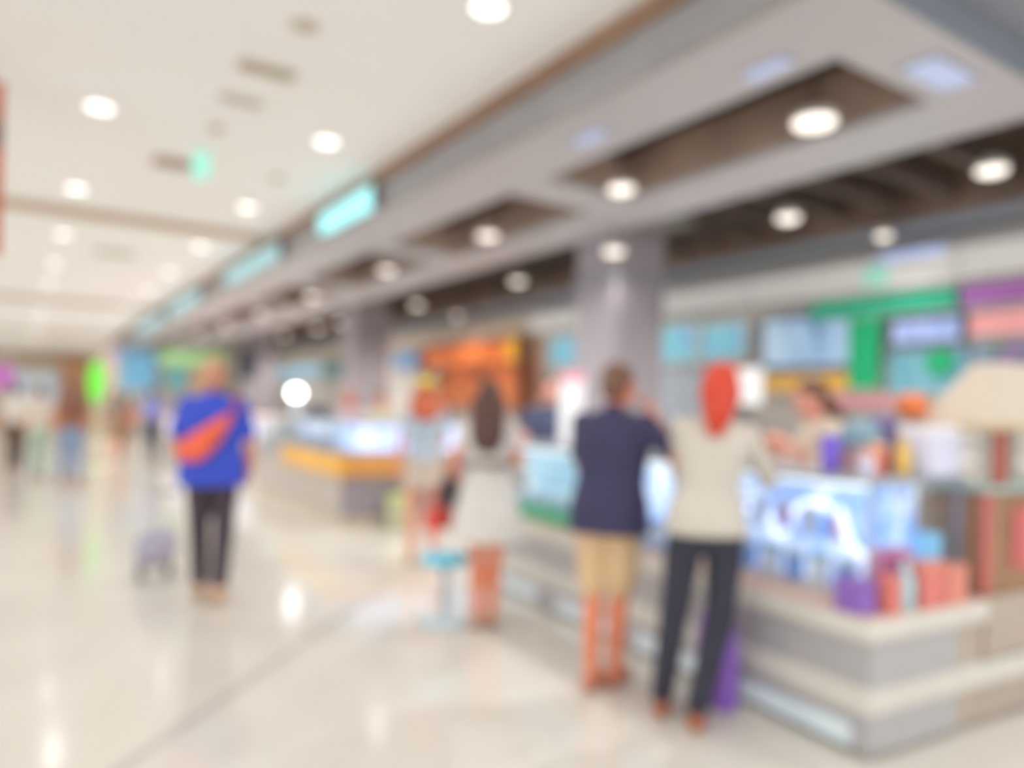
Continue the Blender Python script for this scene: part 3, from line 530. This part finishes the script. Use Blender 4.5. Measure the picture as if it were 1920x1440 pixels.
# third island kiosk far down the hall
t = thing('kiosk_counter', 'white island kiosk far down the hall behind the man in blue', 'kiosk', (3.3, 16.5, 0), 0)
MB().bbox(0, 2.2, 0, 5.0, 0.0, 0.6, 0.01).build('body', M('kiosk_grey_far', (186, 182, 178), 0.5), t); MB().bbox(-0.04, 2.24, -0.04, 5.04, 0.6, 1.1, 0.02).build('lit_band', graphic_mat('white_blue_band', [(206, 214, 240), (226, 226, 236), (236, 214, 210)], 0.9, 0.35), t); MB().bbox(-0.06, 2.26, -0.06, 5.06, 1.1, 1.16, 0.01).build('worktop', M('pink_white_top', (232, 206, 200), 0.4), t)
boxitem('carton', 'pink white box on the far white kiosk', 'carton', (3.6, 17.2, 1.16), 0.5, 0.4, 0.35, M('pink_white', (234, 204, 198), 0.5), rz=0)

t = thing('waste_bin', 'pale lime green bin standing by the yellow banded kiosk', 'bin', (3.82, 8.16, 0))
LIME = M('pale_lime', (200, 202, 166), 0.5); MB().lathe([(0.12, 0), (0.13, 0.02), (0.14, 0.32), (0.145, 0.34)], 20).build('bin_body', LIME, t, True); MB().lathe([(0.15, 0.34), (0.15, 0.37), (0.09, 0.41), (0.02, 0.42)], 20).build('lid', M('lime_lid', (190, 204, 120), 0.5), t, True)
board('mint_sign', 'tiny mint green square sign on the white header board', 'sign', 5.02, 5.3, 3.05, 3.28, M('mint_face', (158, 226, 206), 0.4, emit=0.2), 8.71, 0.04)
board('strip_light', 'thin blue strip light along the top of the white header board', 'light strip', 4.35, 5.1, 3.33, 3.4, M('blue_strip', (150, 176, 236), 0.4, emit=0.4), 8.70, 0.04)
# pedestal stool
t = thing('pedestal_stool', 'low pedestal stool with a bright cyan round seat beside the woman in a dress', 'stool', (2.44, 4.45, 0))
MB().lathe([(0.17, 0), (0.175, 0.012), (0.05, 0.035), (0.03, 0.045)], 28).build('base', M('pale_blue_base', (198, 214, 220), 0.3), t, True); MB().tube([(0, 0, 0.03), (0, 0, 0.40)], 0.022, 12).build('pedestal', STEEL, t, True)
MB().lathe([(0.05, 0.39), (0.15, 0.40), (0.165, 0.43), (0.155, 0.46), (0.03, 0.468)], 28).build('seat', M('cyan_seat', (112, 206, 232), 0.4), t, True)
# rolling case
LIL = M('lilac_grey_fabric', (182, 176, 196), 0.6); t = thing('rolling_suitcase', 'small lilac grey rolling suitcase tilted beside the man in blue', 'suitcase', (0.98, 6.76, 0.055), R(-90))
B = MB().bbox(-0.02, 0.36, -0.13, 0.13, 0.02, 0.26, 0.05); o = B.build('case_body', LIL, t); o.rotation_euler = (0, R(-28), 0)
o2 = MB().bbox(0.02, 0.32, -0.142, -0.12, 0.06, 0.22, 0.03).build('pocket', M('lilac_pocket', (164, 158, 180), 0.6), o)
for y in (-0.11, 0.11):
    w = MB().lathe([(0.055, -0.018), (0.055, 0.018)], 18).build('wheel', M('dark_rubber', (84, 76, 74), 0.6), t); w.rotation_euler = (R(90), 0, 0); w.location = (-0.02, y, 0)
    MB().tube([(0.34, y*0.6, 0.22), (0.60, y*0.6, 0.72)], 0.009, 8).build('handle_tube', STEEL, t)
MB().tube([(0.60, -0.07, 0.72), (0.60, 0.07, 0.72)], 0.014, 8).build('grip', DARKER, t)

# ------------------------------------------------------------------ people
BAKE = []
def V(*a): return Vector(a)
def soft(mb, name, mat, parent, vox, k, it=4):
    """one continuous surface over overlapping pieces (baked to plain mesh at the end)"""
    me = bpy.data.meshes.new(name); me.from_pydata([tuple(Vector(v)*k) for v in mb.v], [], mb.f); me.update()
    o = bpy.data.objects.new(name, me); COL.objects.link(o); o.parent = parent
    rm = o.modifiers.new('r', 'REMESH'); rm.mode = 'VOXEL'; rm.voxel_size = vox; rm.use_smooth_shade = True
    sm = o.modifiers.new('s', 'SMOOTH'); sm.factor = 0.5; sm.iterations = it
    BAKE.append((o, mat)); return o
class Fig:
    """figure 1.7 m tall facing +Y; k scales it"""
    def __init__(s, lean=0, side=0, twist=0, hy=0, hp=0, female=False, arms=None, legs=None, build=1.0):
        s.f = female; s.b = build
        s.Rl = Matrix.Rotation(R(-lean), 3, 'X') @ Matrix.Rotation(R(side), 3, 'Y') @ Matrix.Rotation(R(twist), 3, 'Z'); s.id = Matrix.Identity(3)
        s.Rh = Matrix.Rotation(R(hy), 3, 'Z') @ Matrix.Rotation(R(hp), 3, 'X')
        sw = 0.155 if female else 0.175
        s.arm = {}; s.leg = {}
        for sd, g in (('L', -1), ('R', 1)):
            sh = s.T(V(g*sw, -0.01, 1.385))
            el, wr = V(g*(sw+0.06), -0.03, 1.12), V(g*(sw+0.07), 0.05, 0.88)
            if arms and sd in arms: el, wr = V(*arms[sd][0]), V(*arms[sd][1])
            else: el, wr = s.T(el), s.T(wr)
            s.arm[sd] = (sh, el, wr)
            hip = V(g*0.09, 0, 0.9); kn, an = V(g*0.1, 0.02, 0.49), V(g*0.105, -0.015, 0.085)
            if legs and sd in legs: kn, an = V(*legs[sd][0]), V(*legs[sd][1])
            s.leg[sd] = (hip, kn, an)
    def T(s, p):
        p = Vector(p)
        if p.z <= 0.93: return p
        t = min(1, (p.z-0.93)/0.2); o = V(0, 0, 0.93); q = s.Rl @ (p-o)+o
        return p.lerp(q, t)
    def H(s, p):
        o = V(0, 0.0, 1.46); return s.T(s.Rh @ (Vector(p)-o)+o)
    def sec(s, z, w, d, y=0, n=18):
        return [s.T(V(w*math.copysign(abs(math.cos(2*math.pi*j/n))**0.85, math.cos(2*math.pi*j/n)), y+d*math.copysign(abs(math.sin(2*math.pi*j/n))**0.9, math.sin(2*math.pi*j/n)), z)) for j in range(n)]
    def torso(s, mb, e=0.0, z0=0.84, zt=1.45):
        f = s.f; b = s.b
        prof = [(0.80, 0.14, 0.095), (0.86, 0.158, 0.108), (0.94, 0.172 if f else 0.165, 0.118), (1.02, 0.15 if f else 0.155, 0.105), (1.10, 0.126 if f else 0.148, 0.096), (1.20, 0.138 if f else 0.158, 0.108), (1.29, 0.15 if f else 0.172, 0.118), (1.36, 0.15 if f else 0.178, 0.1), (1.405, 0.125 if f else 0.145, 0.078), (1.45, 0.066, 0.06)]
        pr = [(z, w*b+e, d*b+e) for z, w, d in prof if z0-0.001 <= z <= zt+0.001]
        mb.rings([s.sec(z, w, d) for z, w, d in pr])
    def hand(s, mb, sd, curl=35):
        sh, el, wr = s.arm[sd]; d = (wr-el).normalized(); g = -1 if sd == 'L' else 1
        pn = V(-g, 0, 0); pn = (pn-d*pn.dot(d)); pn = pn.normalized() if pn.length > 0.2 else V(0, 0, -1)   # palm faces the body
        n = d.cross(pn).normalized()
        if n.y < 0: n = -n
        for q in (-0.022, 0, 0.022): mb.cap(wr+n*q*0.6, wr+d*0.075+n*q, 0.018, 0.0155, 8)
        for i in range(4):
            L = (0.9, 1.0, 0.95, 0.75)[i]; b0 = wr+d*0.08+n*(1.5-i)*0.0205; d1 = (d+pn*math.tan(R(curl*0.5))).normalized(); d2 = (d+pn*math.tan(R(min(80, curl*1.5)))).normalized()
            m1 = b0+d1*0.038*L; mb.cap(b0, m1, 0.0092, 0.0085, 8); mb.cap(m1, m1+d2*0.036*L, 0.0085, 0.0075, 8)
        tb = wr+d*0.025+n*0.026; tm = tb+(d*0.7+n*0.6+pn*0.3).normalized()*0.036; mb.cap(tb, tm, 0.012, 0.0105, 8); mb.cap(tm, tm+(d*0.9+n*0.2+pn*0.3).normalized()*0.03, 0.0105, 0.009, 8)
    def body(s, detail=True):
        mb = MB(); s.torso(mb, -0.004)
        mb.cap(s.T(V(0, -0.012, 1.40)), s.H(V(0, 0.0, 1.52)), 0.056, 0.05)
        mb.ell((0, 0.005, 1.602), 0.074, 0.092, 0.096, 18, 12, s.H); mb.ell((0, 0.03, 1.545), 0.058, 0.066, 0.07, 16, 10, s.H); mb.ell((0, 0.072, 1.50), 0.03, 0.022, 0.02, 12, 8, s.H)
        mb.ell((0, 0.088, 1.585), 0.034, 0.014, 0.02, 12, 8, s.H)                       # brow and cheeks
        mb.cap(s.H(V(0, 0.096, 1.592)), s.H(V(0, 0.11, 1.558)), 0.008, 0.014, 10)       # nose
        for g in (-1, 1): mb.ell((g*0.076, 0.0, 1.575), 0.011, 0.02, 0.032, 10, 8, s.H); mb.ell((g*0.04, 0.075, 1.56), 0.022, 0.02, 0.022, 10, 8, s.H)
        for sd in 'LR':
            sh, el, wr = s.arm[sd]; mb.cap(sh, el, 0.047 if not s.f else 0.041, 0.037 if not s.f else 0.033); mb.cap(el, el.lerp(wr, 0.35), 0.036, 0.036 if not s.f else 0.032); mb.cap(el.lerp(wr, 0.35), wr, 0.036 if not s.f else 0.032, 0.024); s.hand(mb, sd)
            hip, kn, an = s.leg[sd]; mb.cap(hip, kn, 0.082, 0.053); m2 = kn.lerp(an, 0.35)+V(0, -0.012, 0); mb.cap(kn, m2, 0.05, 0.052); mb.cap(m2, an, 0.052, 0.034)
            mb.cap(an+V(0, -0.03, -0.045), an+V(0, 0.1, -0.052), 0.036, 0.034); mb.cap(an, an+V(0, 0.1, -0.055), 0.033, 0.026); mb.cap(an+V(0, 0.1, -0.052), an+V(0, 0.17, -0.058), 0.034, 0.024)
        return mb
    def top(s, e=0.016, sleeve=0.5, z0=0.86, flare=0.0):
        mb = MB(); s.torso(mb, e, z0)
        if flare: mb.rings([s.sec(z0-0.04, 0.172*s.b+e+flare*0.5, 0.12*s.b+e+flare*0.5), s.sec(0.96, 0.172*s.b+e+0.004, 0.12*s.b+e+0.004), s.sec(1.06, 0.15*s.b+e, 0.105*s.b+e)])
        mb.cap(s.T(V(0, -0.012, 1.40)), s.T(V(0, -0.008, 1.45)), 0.066, 0.06)
        for sd in 'LR':
            sh, el, wr = s.arm[sd]; r0 = 0.062 if not s.f else 0.053
            if sleeve <= 1: mb.cap(sh, sh.lerp(el, sleeve), r0, r0*0.95)
            else: mb.cap(sh, el, r0, 0.05); mb.cap(el, el.lerp(wr, sleeve-1), 0.05, 0.04)
        return mb
    def trousers(s, to=1.9, loose=0.0, rise=1.02):
        mb = MB(); s.torso(mb, 0.01, 0.80, rise)
        for sd in 'LR':
            hip, kn, an = s.leg[sd]
            if to <= 1: mb.cap(hip, hip.lerp(kn, to), 0.094+loose*0.5, 0.075+loose)
            else: mb.cap(hip, kn, 0.092+loose*0.5, 0.066+loose); mb.cap(kn, kn.lerp(an, to-1), 0.066+loose, 0.052+loose)
        return mb
    def skirt(s, zh, wh, dh, zw=1.08):
        mb = MB(); mb.rings([s.sec(zh, wh, dh), s.sec(zh+0.02, wh+0.006, dh+0.006), s.sec(zh+(zw-zh)*0.45, wh*0.86, dh*0.86), s.sec(0.97 if zw > 0.99 else zw-0.02, 0.19, 0.135), s.sec(zw, 0.142, 0.112)]); return mb
    def shoe(s, sd, tall=0.0):
        hip, kn, an = s.leg[sd]; mb = MB()
        mb.cap(an+V(0, -0.032, -0.042), an+V(0, 0.1, -0.048), 0.043, 0.04); mb.cap(an+V(0, 0.0, -0.02+tall), an+V(0, 0.09, -0.046), 0.042, 0.034); mb.cap(an+V(0, 0.1, -0.048), an+V(0, 0.175, -0.054), 0.04, 0.03); return mb
    def hair(s, style, length=1.25):
        mb = MB(); mb.ell((0, -0.016, 1.622), 0.083, 0.098, 0.092, 18, 12, s.H); mb.ell((0, -0.04, 1.565), 0.074, 0.068, 0.075, 16, 10, s.H)
        if style in ('long', 'full', 'puff'):
            w = {'full': 0.122, 'puff': 0.155, 'long': 0.09}[style]; n = 16; rr = []
            for z, ww, dd, y in ((1.64, 0.07, 0.06, -0.035), (1.56, w, 0.062, -0.05), (1.46, w*1.02, 0.055, -0.085), ((1.46+length)/2, w, 0.05, -0.125), (length+0.04, w*0.8, 0.04, -0.13), (length, w*0.45, 0.02, -0.13)):
                rr.append([s.T(s.H_mix(V(ww*math.cos(2*math.pi*j/n), y+dd*math.sin(2*math.pi*j/n), z))) for j in range(n)])
            mb.rings(rr)
        if style == 'pony':
            pts = [V(0, -0.08, 1.63), V(0, -0.115, 1.56), V(0, -0.14, 1.46), V(0, -0.14, length)]; rad = (0.085, 0.098, 0.075, 0.04)
            for i in range(3): mb.cap(s.T(s.H_mix(pts[i])), s.T(s.H_mix(pts[i+1])), rad[i], rad[i+1])
        if style == 'bun': mb.ell((0, -0.10, 1.66), 0.045, 0.045, 0.042, 12, 8, s.H)
        if style == 'short':
            for g in (-1, 1): mb.ell((g*0.07, 0.01, 1.6), 0.014, 0.022, 0.04, 10, 8, s.H)
        return mb
    def H_mix(s, p):
        o = V(0, 0, 1.46); q = s.Rh @ (p-o)+o; t = max(0, min(1, (p.z-1.38)/0.12)); return p.lerp(q, t)
EYEW = M('eye_white', (240, 236, 230), 0.3, var=0); EYED = M('eye_dark', (50, 36, 30), 0.3, var=0)
def person(label, loc, rz, height, fig, skin, hair, clothes, vox=0.009, group=None, mat_hair=None, face=True):
    t = thing('person', label, 'person', loc, R(rz), group); k = height/1.71
    soft(fig.body(), 'body', skin, t, vox, k, 3)
    if hair: soft(fig.hair(*hair[1:]), 'hair', hair[0], t, max(vox, 0.009), k, 4)
    for nm, mb, mt_ in clothes: soft(mb, nm, mt_, t, max(vox, 0.011), k, 4)
    if face:
        w = MB(); d = MB(); br = MB(); lp = MB()
        for g in (-1, 1):
            w.ell((g*0.031, 0.083, 1.59), 0.013, 0.012, 0.009, 10, 7, fig.H); d.ell((g*0.031, 0.092, 1.59), 0.006, 0.005, 0.006, 8, 6, fig.H); br.ell((g*0.032, 0.095, 1.61), 0.017, 0.006, 0.004, 8, 6, fig.H)
        lp.ell((0, 0.094, 1.525), 0.024, 0.01, 0.008, 12, 7, fig.H)
        for nm, mb, mt_ in (('eyes', w, EYEW), ('pupils', d, EYED), ('eyebrows', br, hair[0] if hair else EYED), ('lips', lp, M('lips', (196, 100, 92), 0.5))):
            mb.v = [tuple(Vector(v)*k) for v in mb.v]; mb.build(nm, mt_, t, True)
    return t, k
SK = M('warm_skin', (236, 156, 122), 0.55, var=0.04, scale=20); SK2 = M('tan_skin', (230, 138, 100), 0.55, var=0.05, scale=20); SK3 = M('pale_skin', (238, 166, 144), 0.55, var=0.04, scale=20)
DKH = M('dark_brown_hair', (84, 54, 46), 0.5, var=0.2, scale=30); BRH = M('brown_hair', (112, 78, 60), 0.5, var=0.2, scale=30); RDH = M('red_hair', (206, 62, 34), 0.5, var=0.12, scale=30); AUH = M('auburn_hair', (196, 98, 62), 0.5, var=0.2, scale=30); BLK = M('near_black_hair', (60, 46, 44), 0.5, var=0.2, scale=30); GYH = M('sandy_hair', (200, 144, 112), 0.6, var=0.1, scale=30)
def cl(n, rgb): return M(n, rgb, 0.85, var=0.08, scale=9, bump=0.15)

# man in blue with an orange bag across his back
f = Fig(lean=2, arms={'L': ((-0.25, 0.08, 1.15), (-0.18, 0.30, 0.9)), 'R': ((0.25, -0.02, 1.13), (0.24, 0.1, 0.9))}, legs={'L': ((-0.085, 0.09, 0.5), (-0.07, 0.06, 0.085)), 'R': ((0.08, 0.02, 0.49), (0.065, -0.14, 0.1))}, build=1.12)
BLUE = cl('royal_blue_cloth', (60, 82, 200)); DKT = cl('dark_plum_trousers', (74, 62, 72)); TSH = M('tan_leather', (190, 150, 112), 0.5)
t, k = person('man in a royal blue shirt and dark trousers with an orange bag across his back', (1.21, 5.78, 0), -16, 1.78, f, SK2, (GYH, 'short'), [('shirt', f.top(0.03, 0.8, 0.86, 0.015), BLUE), ('trousers', f.trousers(1.85, 0.008), DKT), ('shoe', f.shoe('L'), TSH), ('shoe', f.shoe('R'), TSH)])
ORB = M('orange_bag', (242, 104, 72), 0.6, var=0.06); bag = thing('crossbody_bag', 'orange crossbody bag slung across the back of the man in blue', 'bag', (1.21, 5.78, 0), R(-16))
mb = MB(); n = 14
for i in range(9):
    q = i/8; c = V(-0.23+0.36*q, -0.175-0.03*math.sin(math.pi*q)+0.05*(abs(q-0.5)*2)**2, 1.10+0.24*q*q+0.02*q); h = 0.03+0.075*math.sin(math.pi*min(1, q*0.9+0.08))
    mb.v += []; 
    ring = [c+V(-0.3*h*math.sin(2*math.pi*j/n)*0.6, 0.04*math.cos(2*math.pi*j/n), h*math.sin(2*math.pi*j/n)) for j in range(n)]
    mb.rr = getattr(mb, 'rr', []); mb.rr.append(ring)
mb.rings(mb.rr); mb.build('pouch', ORB, bag, True)
MB().tube([(0.12, -0.16, 1.36), (0.17, -0.13, 1.43), (0.15, -0.06, 1.52), (0.13, 0.06, 1.5), (0.06, 0.165, 1.36), (-0.1, 0.18, 1.2), (-0.24, 0.08, 1.1), (-0.25, -0.08, 1.09), (-0.22, -0.15, 1.1)], 0.014, 8).build('strap', M('orange_strap', (206, 90, 90), 0.6), bag, True)
MB().tube([(-0.15, -0.228, 1.15), (0.02, -0.245, 1.2), (0.1, -0.22, 1.27)], 0.004, 6).build('zip', DARKER, bag)

# woman in a light dress
f = Fig(lean=3, female=True, arms={'L': ((-0.23, 0.0, 1.14), (-0.2, 0.10, 0.93)), 'R': ((0.2, 0.1, 1.14), (0.1, 0.3, 1.12))}, legs={'L': ((-0.06, 0.02, 0.49), (-0.055, -0.02, 0.085)), 'R': ((0.06, 0.03, 0.49), (0.045, 0.02, 0.085))})
DRS = cl('ivory_dress_cloth', (216, 211, 204)); mb = f.top(0.012, 0.45, 1.02); mb2 = f.skirt(0.60, 0.26, 0.2); mb.add(mb2.v, mb2.f)
t, k = person('woman with long dark hair in an ivory flared dress with a belt', (2.62, 4.22, 0), -36, 1.65, f, SK2, (DKH, 'full', 1.2), [('dress', mb, DRS), ('shoe', f.shoe('L', -0.02), M('tan_shoe', (196, 150, 122), 0.5)), ('shoe', f.shoe('R', -0.02), M('tan_shoe', (196, 150, 122), 0.5))])
o = MB().rings([f.sec(1.065, 0.158, 0.13), f.sec(1.105, 0.158, 0.13)]).build('belt', M('taupe_belt', (136, 118, 110), 0.6), t)
hx = (2.62-0.16, 4.22+0.17)
def handbag(label, c, rz, w, h, d, mat, strap, hh):
    t = thing('handbag', label, 'bag', c, R(rz))
    MB().rings([[(q[0]*s_, q[1]*s2_, z) for q in ((-w/2, -d/2), (w/2, -d/2), (w/2+0.01, 0), (w/2, d/2), (-w/2, d/2), (-w/2-0.01, 0))] for z, s_, s2_ in ((0, 0.9, 0.8), (0.02, 1, 1), (h*0.7, 1, 0.8), (h, 0.88, 0.4))]).build('pouch', mat, t)
    MB().tube([(-w*0.3, 0, h*0.9), (-w*0.22, 0, h+hh*0.7), (0, 0, h+hh), (w*0.22, 0, h+hh*0.7), (w*0.3, 0, h*0.9)], 0.009, 6).build('handle', strap, t, True); MB().ell((0, -d/2*0.9, h*0.6), 0.015, 0.008, 0.015, 8, 6).build('clasp', STEEL, t); return t
handbag('black handbag held by the woman in the ivory dress', (2.43, 4.38, 0.81), 30, 0.2, 0.17, 0.1, M('black_leather', (66, 58, 60), 0.5), M('black_leather', (66, 58, 60)), 0.1)
handbag('bright red bag hanging below the black handbag', (2.38, 4.44, 0.64), 30, 0.22, 0.15, 0.09, M('bright_red_cloth', (232, 84, 72), 0.6), M('bright_red_cloth', (232, 84, 72)), 0.16)

# girl with auburn hair and a yellow hat
f = Fig(lean=4, female=True, hy=10, arms={'R': ((0.2, 0.12, 1.16), (0.12, 0.3, 1.02))})
t, k = person('woman with full auburn hair and a yellow hat in a pale blue top', (3.18, 6.25, 0), -25, 1.7, f, SK3, (AUH, 'puff', 1.33), [('top', f.top(0.016, 0.6, 0.9), cl('pale_blue_cloth', (184, 198, 212))), ('skirt', f.skirt(0.72, 0.2, 0.16, 0.99), cl('beige_skirt', (206, 190, 176))), ('shoe', f.shoe('L'), TSH), ('shoe', f.shoe('R'), TSH)])
o = thing('sun_hat', 'small yellow hat on the head of the auburn haired woman', 'hat', (3.18, 6.25, 0), R(-25)); mb = MB(); mb.rings([[f.H(V(r_*math.cos(2*math.pi*j/20), -0.02+r_*math.sin(2*math.pi*j/20), z_))*k for j in range(20)] for r_, z_ in ((0.12, 1.665), (0.122, 1.672), (0.086, 1.684), (0.08, 1.73), (0.05, 1.748), (0.01, 1.75))]); mb.build('crown', M('yellow_straw', (232, 206, 84), 0.7, var=0.1), o, True)

# man in navy polo and khaki shorts
f = Fig(lean=6, female=False, hy=-12, hp=-8, arms={'R': ((0.34, 0.02, 1.22), (0.19, 0.13, 1.42)), 'L': ((-0.22, 0.12, 1.15), (-0.08, 0.33, 1.24))}, legs={'L': ((-0.075, 0.0, 0.49), (-0.07, -0.03, 0.085)), 'R': ((0.045, 0.06, 0.49), (0.015, 0.09, 0.085))}, build=1.0)
NAVY = cl('navy_cloth', (58, 55, 86)); KHA = cl('khaki_cloth', (214, 180, 140)); SAN = M('brown_sandal', (200, 128, 100), 0.6)
t, k = person('man in a navy polo and khaki shorts raising his hand to his face', (2.58, 2.95, 0), -62, 1.72, f, SK2, (BRH, 'short'), [('polo', f.top(0.032, 0.75, 0.86, 0.02), NAVY), ('shorts', f.trousers(0.86, 0.008), KHA), ('sandal', f.shoe('L', -0.03), SAN), ('sandal', f.shoe('R', -0.03), SAN)])
# person with red hair leaning on the counter
f = Fig(lean=10, side=4, female=True, hy=4, hp=6, arms={'R': ((0.30, 0.18, 1.14), (0.26, 0.36, 1.24)), 'L': ((-0.13, 0.30, 1.16), (0.02, 0.42, 1.26))}, legs={'L': ((-0.14, -0.02, 0.49), (-0.19, 0.02, 0.085)), 'R': ((0.07, -0.02, 0.49), (-0.03, -0.10, 0.085))}, build=1.0)
JEAN = cl('charcoal_denim', (50, 50, 62)); BEI = cl('beige_shirt_cloth', (202, 194, 182)); BSH = M('brown_shoe', (170, 96, 66), 0.5)
t, k = person('person with a red ponytail in a beige shirt and charcoal jeans leaning on the kiosk', (2.72, 2.42, 0), -46, 1.70, f, SK, (RDH, 'pony', 1.37), [('shirt', f.top(0.018, 1.5, 0.93, 0.012), BEI), ('jeans', f.trousers(1.95, 0.004), JEAN), ('shoe', f.shoe('L'), BSH), ('shoe', f.shoe('R'), BSH)])
handbag('purple bag standing against the kiosk behind the charcoal jeans', (2.93, 2.52, 0.0), 86, 0.2, 0.46, 0.1, M('purple_bag', (142, 98, 196), 0.6), M('purple_bag', (142, 98, 196)), 0.16)

# attendants
f = Fig(lean=12, female=True, hy=0, hp=-12, arms={'L': ((-0.24, 0.2, 1.13), (-0.1, 0.34, 1.27)), 'R': ((0.26, 0.2, 1.13), (0.1, 0.36, 1.27))})
person('attendant with brown hair and a cream top behind the near kiosk', k1(1.08, 1.02, 0), 60, 1.70, f, SK3, (M('chestnut_hair', (106, 66, 46), 0.5, var=0.2, scale=30), 'long', 1.42), [('top', f.top(0.016, 1.3, 0.9), cl('cream_cloth', (228, 212, 192))), ('trousers', f.trousers(1.9), cl('grey_trousers', (110, 104, 104))), ('shoe', f.shoe('L'), BSH), ('shoe', f.shoe('R'), BSH)])
f = Fig(hy=10, arms={'R': ((0.24, 0.1, 1.13), (0.16, 0.3, 1.05))})
person('attendant with dark hair and a navy shirt beyond the white menu display', (4.32, 5.85, 0), 140, 1.76, f, SK3, (BLK, 'short'), [('shirt', f.top(0.02, 0.6, 0.9), cl('slate_navy_cloth', (84, 90, 120))), ('apron', f.skirt(0.55, 0.2, 0.15), cl('orange_apron', (226, 140, 90))), ('shoe', f.shoe('L'), BSH), ('shoe', f.shoe('R'), BSH)], 0.012)
f = Fig(lean=10, female=True, hp=-12, arms={'R': ((0.24, 0.14, 1.12), (0.1, 0.34, 1.1)), 'L': ((-0.24, 0.14, 1.12), (-0.1, 0.34, 1.1))})
person('attendant with auburn hair behind the blue lit case of the second kiosk', k3(0.88, 2.3, 0), 150, 1.68, f, SK2, (AUH, 'long', 1.35), [('top', f.top(0.018, 0.6, 0.9), cl('pale_pink_cloth', (222, 202, 206))), ('trousers', f.trousers(1.9), cl('grey_trousers', (110, 104, 104))), ('shoe', f.shoe('L'), BSH), ('shoe', f.shoe('R'), BSH)], 0.012)
f = Fig(lean=8, female=True, hy=-20, hp=-10, arms={'L': ((-0.24, 0.14, 1.12), (-0.1, 0.34, 1.1))})
person('attendant with brown hair and a pale yellow top at the second kiosk', k3(1.12, 1.68, 0), 170, 1.68, f, SK2, (BRH, 'bun'), [('top', f.top(0.018, 0.6, 0.9), cl('pale_yellow_cloth', (218, 212, 176))), ('trousers', f.trousers(1.9), cl('grey_trousers', (110, 104, 104))), ('shoe', f.shoe('L'), BSH), ('shoe', f.shoe('R'), BSH)], 0.012)

# shoppers far down the hall
far = [('man in a white shirt and brown trousers walking at the far left edge', (0.0, 17.6, 0), -10, 1.78, False, BLK, 'short', (214, 208, 200), (98, 82, 72), 'trousers'),
       ('woman in a cream top and pale green trousers walking at the far left', (0.36, 16.0, 0), -6, 1.72, True, BRH, 'bun', (218, 206, 194), (176, 192, 172), 'trousers'),
       ('woman with long brown hair and a brown top in light jeans at the far left', (0.80, 14.9, 0), 4, 1.78, True, M('long_brown_hair', (122, 84, 74), 0.5), 'long', (146, 94, 68), (134, 156, 186), 'trousers'),
       ('man in a grey brown outfit just right of the green oval sign', (2.1, 21.5, 0), -5, 1.75, False, BLK, 'short', (158, 140, 128), (176, 146, 118), 'shorts'),
       ('shopper in a periwinkle shirt and dark trousers left of the man in royal blue', (2.86, 20.6, 0), -8, 1.80, False, BLK, 'short', (136, 142, 206), (74, 76, 90), 'trousers'),
       ('shopper in a red top standing behind the far kiosk', (2.5, 22.8, 0), 0, 1.62, True, DKH, 'long', (206, 116, 96), (150, 110, 90), 'trousers')]
for lb, loc, rz, h, fem, hm, hs, tc_, bc, kind in far:
    f = Fig(female=fem, legs={'L': ((-0.09, 0.1, 0.5), (-0.09, 0.12, 0.085)), 'R': ((0.09, 0.0, 0.49), (0.09, -0.16, 0.1))})
    person(lb, loc, rz, h, f, SK, (hm, hs, 1.15), [('top', f.top(0.02, 0.7, 0.9), cl('cloth_%d_%d_%d' % tc_, tc_)), (kind, f.trousers(1.9 if kind == 'trousers' else 0.85, 0.012), cl('cloth_%d_%d_%d' % bc, bc)), ('shoe', f.shoe('L'), BSH), ('shoe', f.shoe('R'), BSH)], 0.016, 'shoppers far down the hall')

bpy.context.view_layer.update(); dg = bpy.context.evaluated_depsgraph_get()
baked = [(o, bpy.data.meshes.new_from_object(o.evaluated_get(dg)), mt_) for o, mt_ in BAKE]
for o, me, mt_ in baked:
    o.modifiers.clear(); o.data = me; me.materials.clear(); me.materials.append(mt_)
    for p in me.polygons: p.use_smooth = True
